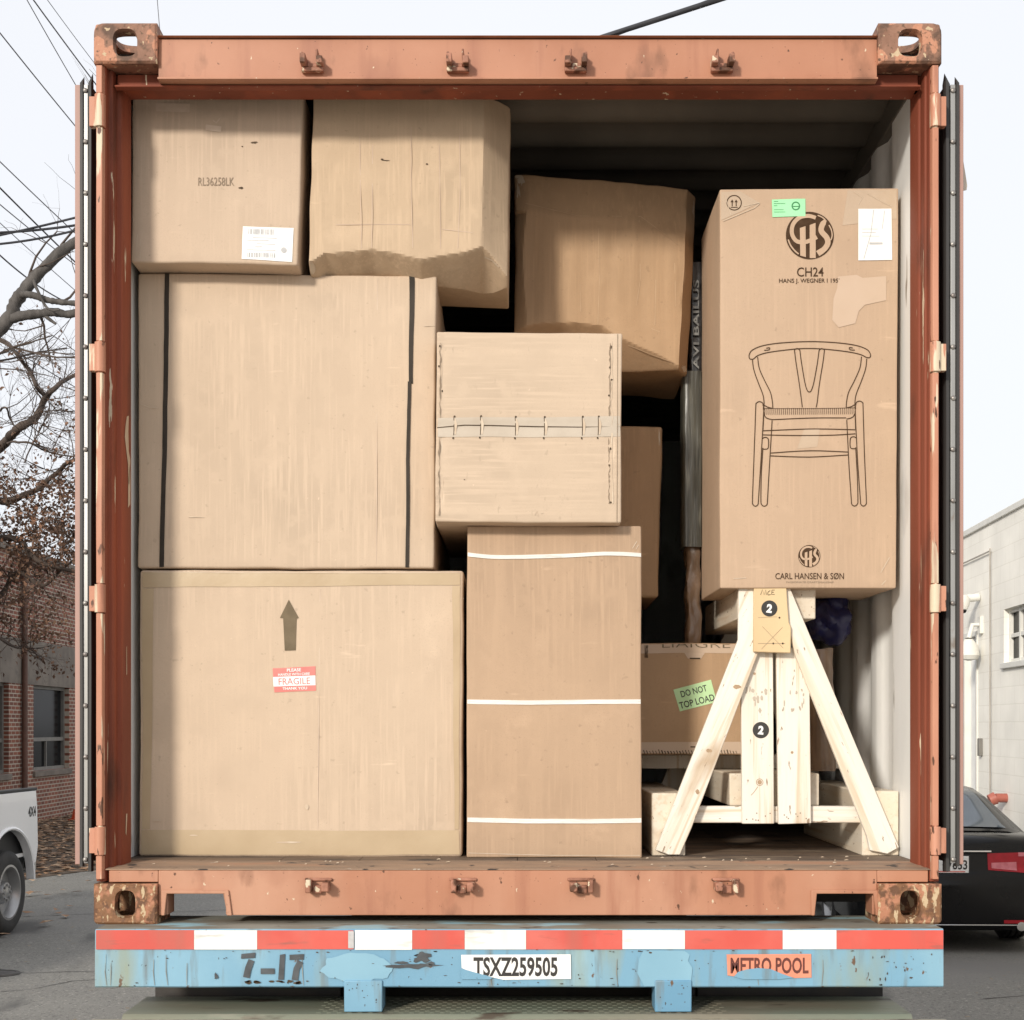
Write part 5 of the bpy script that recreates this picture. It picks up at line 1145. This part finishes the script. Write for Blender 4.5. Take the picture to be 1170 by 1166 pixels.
# leafy oak behind
r2 = random.Random(11)
to = thing('oak_tree', 'oak tree still holding brown leaves in front of the brick building', 'tree', (PX(-120, 24), 24, 0))
g = MB(); bx_ = PX(-120, 24); en = []
g.tube(spline([(bx_, 24, -.1), (bx_ + .1, 24, 2), (bx_ + .3, 24, 4.0), (bx_ + .2, 24, 7.5)], 5), [.26 - .012 * k for k in range(16)], 10)
tr_px = lambda z: (((bx_ + .28) * F / 24 + VX), VY - (z - EYE) * F / 24)
LB = [([tr_px(4.4), (-40, 545), (0, 512), (20, 490), (38, 478), (50, 455), (60, 446), (88, 428), (130, 405)], .10, .022),
      ([(50, 452), (42, 442), (34, 420), (20, 402), (0, 388), (-40, 370)], .03, .018),
      ([tr_px(4.0), (-30, 580), (10, 572), (40, 560), (70, 535), (95, 520), (150, 500)], .08, .015),
      ([(8, 508), (30, 505), (55, 515), (92, 520)], .02, .01), ([(28, 528), (45, 490), (56, 460)], .012, .008),
      ([tr_px(3.5), (-30, 630), (20, 618), (45, 640), (90, 655), (130, 660)], .07, .015),
      ([tr_px(3.3), (-10, 690), (20, 655), (50, 668), (85, 640), (120, 620)], .05, .012),
      ([tr_px(3.0), (-30, 720), (10, 738), (35, 742), (48, 755)], .03, .008), ([(0, 470), (8, 465), (14, 488)], .02, .012), ([tr_px(5.2), (-70, 480), (-30, 430), (10, 400), (60, 385)], .06, .008)]
allp = []
for p, a, b in LB: allp.append(px_branch(g, p, [24 + r2.uniform(-.8, .8) for _ in p], a, b))
g.build('trunk', M['twig'], to, smooth=60)
g = MB(); low = []
for bi, P in enumerate(allp):
    for q in P[6::1]:
        if r2.random() < (.62 if bi in (2, 5, 6) else .34):
            d_ = Vector((r2.gauss(.15, .5), r2.gauss(0, .5), r2.gauss(.15, .45))).normalized()
            e_ = []; grow(g, e_, q, d_, r2.uniform(.5, 1.15), .0095, 2, r2)
            low += e_
g.build('twigs', M['twig'], to, fix=False)
g = MB()
def leafq(mb, p, s, rr):
    a = Vector((rr.gauss(0, 1), rr.gauss(0, 1), rr.gauss(-.5, 1))).normalized(); b = a.cross(Vector((rr.gauss(0, 1), rr.gauss(0, 1), rr.gauss(0, 1)))).normalized(); n_ = a.cross(b)
    q = p + Vector((rr.gauss(0, .05), rr.gauss(0, .05), rr.gauss(-.03, .05)))
    mb.add([q, q + a * s * .5 + b * s * .3 + n_ * s * .08, q + a * s, q + a * s * .5 - b * s * .3 + n_ * s * .08], [(0, 1, 2), (0, 2, 3)])
def dens(z):
    y = VY - (z - EYE) * F / 24
    return .02 if y < 500 else .12 if y < 545 else .85 if y < 650 else .5 if y < 720 else .35 if y < 770 else .04
for q in low:
    if r2.random() < dens(q.z):
        for k in range(r2.randint(1, 4)): leafq(g, q, r2.uniform(.05, .095), r2)
g.build('crown', M['leaf'], to, fix=False)

# overhead lines
def wire(name, a, b, d1, d2, r, m, label, ext=6, sag=.25, group='overhead wires at upper left'):
    p, q = at(*a, d1), at(*b, d2); v = q - p; P = []
    for k in range(61):
        t = -ext * .5 + (1 + ext) * k / 60; s = (t + ext * .5) / (1 + ext)
        P.append(p + v * t + Vector((0, 0, sag * ((2 * s - 1) ** 2 - .0) - sag * ((2 * (ext * .5) / (1 + ext) - 1) ** 2))))
    g = MB(); g.tube(P, r * .62, 6); tag(g.build(name, m, smooth=60), label, 'wire', group)
wr, wf = M['wire'], M['wirefaint']
wire('power_line', (0, 38), (80, 137), 20, 23, .014, wf, 'lone thin wire slanting down across the empty sky at upper left')
wire('power_line', (33, 4), (88, 100), 20, 22, .010, wf, 'leftmost of the steep thin wires meeting the top edge at left')
wire('power_line', (41, 4), (103, 88), 20, 22, .015, wf, 'middle of the steep thin wires meeting the top edge at left')
wire('power_line', (57, 4), (103, 66), 24, 26, .009, wf, 'faint rightmost of the steep wires meeting the top edge at left')
wire('power_line', (0, 185), (84, 265), 20, 23, .013, wf, 'upper slanting wire just above the bundle of thick cables')
wire('power_line', (0, 215), (84, 298), 20, 23, .019, wr, 'thickest dark slanting wire crossing the bundle of cables')
wire('power_line', (0, 234), (64, 286), 20, 23, .013, wf, 'thin slanting wire crossing just under the thickest dark wire')
wire('power_line', (0, 255), (72, 320), 20, 23, .010, wf, 'lowest slanting wire passing behind the thick grey branch')
wire('power_line', (0, 390), (78, 438), 21, 23, .013, wf, 'slanting wire below the grey branches above the oak twigs')
wire('power_line', (0, 292), (26, 314), 20, 21, .018, wr, 'short dark wire ending at the fork of the grey branch')
wire('power_line', (180, 4), (183, 40), 24, 24, .010, wf, 'short nearly vertical wire above the container corner', ext=10)
wire('power_cable', (0, 266), (84, 258), 16, 16.5, .022, wr, 'lower of the two twisted thick cables left of the container', sag=.5, group='thick cables')
wire('power_cable', (0, 269), (84, 249.5), 16, 16.5, .020, wr, 'upper of the two twisted thick cables left of the container', sag=.2, group='thick cables')
wire('power_cable', (0, 279), (84, 264), 16, 16.5, .020, wr, 'lowest thick cable curving just above the grey branch', sag=.8, group='thick cables')
wire('power_cable', (697, 40), (805, 5), 14, 13, .044, wr, 'thick black cable crossing the sky above the container roof', ext=16, sag=.1, group='thick cables')
wire('power_cable', (706, 40), (790, 8), 14.2, 13.2, .014, wf, 'thinner dark cable close under the black one above the roof', ext=16, sag=.1, group='thick cables')

# ------------------------------------------------------------------ right: white block building and black sedan
SL = .063
def wx(y): return 5.6 + SL * (y - 16)
AN = math.atan(SL)
bw = local_thing('white_building', 'white painted block building with small window behind the black sedan', 'building', (wx(8), 8, 0), -AN)
ln_, zr = 45.0, 4.46                     # local: +y along the wall, x=0 the face, +x into the building
def wl(px):                               # distance along the wall under a photo column
    t = (px - VX) / F; y = (5.6 - SL * 16) / (t - SL); return (y - 8) / math.cos(AN)
w1a, w1b = wl(1172.5), wl(1147)
w1a -= .55
zwa, zwb = 2.74, 3.37
d1a, d1b = wl(1117.5), wl(1102.5)
def lbox(g, x0, x1, y0, y1, z0, z1): g.box(x0, x1, y0, y1, z0, z1)
g = MB()
lbox(g, 0, .3, 0, w1a, 0, zr); lbox(g, 0, .3, w1a, w1b, 0, zwa); lbox(g, 0, .3, w1a, w1b, zwb, zr); lbox(g, 0, .3, w1b, d1a, 0, zr); lbox(g, 0, .3, d1a, d1b, 3.2, zr); lbox(g, 0, .3, d1b, ln_, 0, zr)
lbox(g, .301, 12, 0, ln_, 0, zr - .3)
g.build('wall', M['block'], bw)
g = MB(); lbox(g, -.03, .35, -.02, ln_, zr, zr + .08); g.build('coping', M['whitewash'], bw, .01)
g = MB(); lbox(g, .10, .12, w1a, w1b, zwa, zwb); wn = g.build('window', M['glass'], bw)
g = MB()
for q in (w1a, w1a + (w1b - w1a) * .36, w1a + (w1b - w1a) * .68, w1b - .05): lbox(g, .06, .099, q, q + .05, zwa, zwb)
for z in (zwa, (zwa + zwb) / 2 - .02, zwb - .045): lbox(g, .065, .098, w1a + .01, w1b - .01, z, z + .045)
g.build('frame', M['whitewash'], wn)
g = MB(); lbox(g, -.04, .059, w1a - .04, w1b + .04, zwa - .07, zwa - .001); g.build('sill', M['whitewash'], wn, .008)
g = MB(); lbox(g, .06, .10, d1a + .06, d1b - .06, .05, 3.14); dr = g.build('door', M['paper'], bw, .004)
g = MB(); lbox(g, .045, .059, d1a + .10, d1a + .26, 1.70, 1.82); g.build('door_lock', M['trimblack'], dr)
g = MB(); lbox(g, -.02, .2, d1a, d1a + .059, 0, 3.199); lbox(g, -.02, .2, d1b - .059, d1b, 0, 3.199); lbox(g, -.02, .2, d1a + .06, d1b - .06, 3.141, 3.199); g.build('door_frame', M['whitewash'], bw)
g = MB(); q = wl(1134); g.tube([(-.03, q, .9), (-.03, q, 4.15)], .009, 8); g.tube([(-.03, q, 4.12), (-.03, q + 3.5, 4.12)], .010, 6); g.build('conduit', M['concrete'], bw, smooth=40)
def on_wall(px, py):
    q = wl(px); y = 8 + q * math.cos(AN); return q, EYE + (VY - py) * y / F
q, z = on_wall(1120, 688)
def local_mount(name, label, cat):
    o = local_thing(name, label, cat, bw.location, -AN); return o
cm = local_mount('security_camera', 'small white security camera on the block wall beside the container door', 'camera')
g = MB(); g.tube([(-.02, q, z + .06), (-.18, q - .02, z + .04), (-.22, q - .05, z)], .05, 14); g.lathe([(-.09, 0), (-.08, .05), (-.02, .075), (.06, .08), (.1, .05), (.1, 0)], (-.22, q - .05, z - .02), 'Z', 20); hs = g.build('housing', M['whitewash'], cm, smooth=45)
g = MB(); g.lathe([(-.11, 0), (-.10, .035), (-.07, .05)], (-.23, q - .07, z - .04), 'Z', 16); g.build('lens', M['glass'], cm, smooth=45)
q, z = on_wall(1122, 738)
lm = local_mount('wall_lamp', 'cream round wall lamp on a bracket below the security camera', 'lamp')
g = MB(); g.tube([(0, q, z + .26), (-.12, q, z + .26), (-.16, q, z + .1)], .03, 10); g.box(-.04, 0, q - .07, q + .07, z + .15, z + .36); g.build('bracket', M['whitewash'], lm, smooth=40)
g = MB(); g.lathe([(.1, 0), (.1, .05), (.02, .11), (-.1, .13), (-.15, .1), (-.17, 0)], (-.16, q, z - .02), 'Z', 22); g.build('shade', M['whitewash'], lm, smooth=40)
for i, (px, py, r, lab) in enumerate(((1150.5, 912, .075, 'larger red pipe cap on the white wall above the sedan'), (1142, 932, .055, 'smaller red pipe cap on the white wall just above the sedan window'))):
    q, z = on_wall(px, py); pc = local_mount('pipe_cap', lab, 'pipe cap'); pc['group'] = 'red pipe caps on the white wall'
    g = MB(); g.tube([(0, q, z), (-.13, q, z)], r * .7, 14); g.tube([(-.13, q, z), (-.2, q, z - .03)], [r, r * .9], 14); g.build('cap', M['pipered'], pc, smooth=40)
q, z = on_wall(1122, 853)
g = MB(); g.box(-.05, 0, q - .04, q + .04, z - .12, z + .1); o = g.build('wall_box', M['greyframe'], None, .008); o.location = bw.location; o.rotation_euler = (0, 0, -AN); tag(o, 'little grey box fixed on the white wall beside the door', 'box')

sc = local_thing('parked_car', 'black sedan parked tail first beside the container at right', 'car', (PX(1088, 13.1), 13.1, 0), R(-1.5))
body = MB()
stn = [(-.0, .74, .28, .56), (.0, .80, .25, .60), (.012, .84, .22, .66), (.035, .87, .2, .70), (.065, .885, .2, .74), (.085, .893, .2, .86), (.11, .90, .2, .955), (.15, .905, .2, 1.0), (.30, .915, .2, 1.03), (.62, .925, .2, 1.06), (1.2, .925, .2, 1.0), (2.4, .925, .2, .98), (3.5, .92, .2, .99), (3.75, .915, .2, .98), (4.3, .89, .2, .88), (4.65, .82, .22, .78), (4.82, .70, .26, .62), (4.86, .6, .3, .55)]
def sect(w, zb, zt):
    h = zt - zb
    half = [(0, zb), (w * .9, zb), (w * .985, zb + h * .12), (w, zb + h * .38), (w * .992, zb + h * .60), (w * .965, zb + h * .82), (w * .91, zb + h * .95), (w * .80, zb + h * .99), (w * .5, zt), (0, zt + .006)]
    return half + [(-x, z) for x, z in half[-2:0:-1]]
def section_at(y):
    for i in range(len(stn) - 1):
        a, b = stn[i], stn[i + 1]
        if a[0] <= y <= b[0] and b[0] > a[0]:
            t = (y - a[0]) / (b[0] - a[0]); return [a[k] + (b[k] - a[k]) * t for k in range(1, 4)]
n_ = len(sect(1, 0, 1)); vs = []
for y, w, zb, zt in stn: vs += [(x, y, z) for x, z in sect(w, zb, zt)]
fs = [(i * n_ + k, i * n_ + (k + 1) % n_, (i + 1) * n_ + (k + 1) % n_, (i + 1) * n_ + k) for i in range(len(stn) - 1) for k in range(n_)] + [tuple(range(n_)), tuple((len(stn) - 1) * n_ + k for k in range(n_))]
body.add(vs, fs); bo = body.build('body', M['carblack'], sc, smooth=38)
g = MB(); gh = [(.42, .76, 1.045), (.56, .72, 1.09), (1.12, .60, 1.36), (1.45, .58, 1.425), (2.1, .59, 1.45), (2.6, .58, 1.42), (3.0, .60, 1.33), (3.85, .74, .985)]
vs = []
for y, w, z in gh:
    wb = .80 if .5 < y < 3.6 else .78
    vs += [(wb, y, .97), ((wb + w) / 2 + .04, y, (.97 + z) / 2 + .0), (w, y, z - .03), (w * .8, y, z), (0, y, z + .012), (-w * .8, y, z), (-w, y, z - .03), (-(wb + w) / 2 - .04, y, (.97 + z) / 2), (-wb, y, .97)]
g.add(vs, [(i * 9 + k, i * 9 + k + 1, (i + 1) * 9 + k + 1, (i + 1) * 9 + k) for i in range(len(gh) - 1) for k in range(8)]); g.build('cabin', M['carblack'], sc, smooth=40)
g = MB()                                  # rear window, windscreen, side glass a few mm proud
def ghp(y, s):
    for i in range(len(gh) - 1):
        if gh[i][0] <= y <= gh[i + 1][0]:
            t = (y - gh[i][0]) / (gh[i + 1][0] - gh[i][0]); w = gh[i][1] + (gh[i + 1][1] - gh[i][1]) * t; z = gh[i][2] + (gh[i + 1][2] - gh[i][2]) * t; return w, z
for ya, yb in ((.50, 1.30), (3.0, 3.8)):
    def fg(u, v):
        y = ya + (yb - ya) * v; w, z = ghp(y, 0); s = 2 * u - 1; x = s * w * .84; zz_ = z + .012 * (1 - abs(s) * .84 / .8) if abs(s * .84) < .8 else z - .03 * (abs(s) * .84 - .8) / .2
        return (x, y - (.006 if yb < 2 else -.006), zz_ + .007)
    g.grid(fg, 16, 10)
for sx in (-1, 1):
    def fs_(u, v):
        y = 1.15 + 2.2 * u; w, z = ghp(y, 0); wb = .80; z0 = 1.01; z1 = max(z0 + .01, z - .06); zq = z0 + (z1 - z0) * v
        mid = (.97 + z) / 2; xm = (wb + w) / 2 + .04
        x = wb + (xm - wb) * (zq - .97) / (mid - .97) if zq < mid else xm + (w - xm) * (zq - mid) / max(.01, z - .03 - mid)
        return (sx * (x + .005), y, zq)
    g.grid(fs_, 14, 8)
g.build('glass', M['carglass'], sc, smooth=40)
def rear_y(x, z):
    """y of the tail surface at |x|, z, from the loft"""
    best = None
    for k in range(160):
        y = k * .0015
        s_ = section_at(max(y, .0001))
        if s_ is None: continue
        w, zb, zt = s_; P = sect(w, zb, zt)[:10]
        xm = 0
        for i in range(9):
            (xa, za), (xb, zb2) = P[i], P[i + 1]
            if min(za, zb2) <= z <= max(za, zb2) and abs(zb2 - za) > 1e-6: xm = max(xm, xa + (xb - xa) * (z - za) / (zb2 - za))
        if abs(x) <= xm: return y
    return .2
for sx in (-1, 1):
    def lamp(x0, x1, z0, z1, nm, mm, tap=0, e=.006):
        g = MB()
        def fl2(u, v):
            x = x0 + (x1 - x0) * u; zlo = z0 + tap * (1 - u); zhi = z1 - tap * .4 * (1 - u); z = zlo + (zhi - zlo) * v
            return (sx * x, rear_y(x, z) - e, z)
        g.grid(fl2, 14, 8); return g.build(nm, mm, sc, smooth=50)
    lamp(.33, .885, .69, .89, 'tail_light', M['tail'], .04)
    lamp(.36, .58, .725, .80, 'lamp_reflector', M['tailpink'], .02, .011)
    lamp(.60, .88, .845, .885, 'lamp_reflector', M['tailpink'], .005, .011)
    lamp(.45, .80, .265, .295, 'rear_reflector', M['tail'], 0, .008)
    g = MB(); g.tube([(sx * .60, -.02, .24), (sx * .60, .2, .24)], .04, 14); g.build('exhaust', M['chrome'], sc, smooth=40)
g = MB(); g.box(-.165, .165, -.004 + .04, .058, .70, .86); ho = g.build('plate_holder', M['trimblack'], sc)
g = MB(); g.box(-.152, .152, .024, .0355, .705, .853); npl = g.build('licence_plate', M['paper'], sc, .003)
tx = m_join(m_text('7633', -.035, .0, .138, .085, .02), m_text('1·', -.13, .0, -.06, .085, .02)); g = MB(); g.add([(x, .0225, .82 - y) for x, y in tx[0]], tx[1]); g.build('plate_number', M['black'], npl, fix=False)
g = MB(); g.box(-.12, .12, .0225, .0238, .712, .722); g.build('plate_lettering', M['stickred'], npl)
g = MB(); g.box(-.36, .36, .055, .10, .885, .90); g.build('chrome_strip', M['chrome'], sc, .004)
g = MB(); g.box(-.62, .62, -.012, .02, .245, .255); g.build('bumper_trim', M['chrome'], sc, .003)
for sx in (-1, 1):
    for cy in (1.0, 3.85): wheel(sc, (sx * .80, cy, .325), .325, .22, .22, sx, grooves=3)
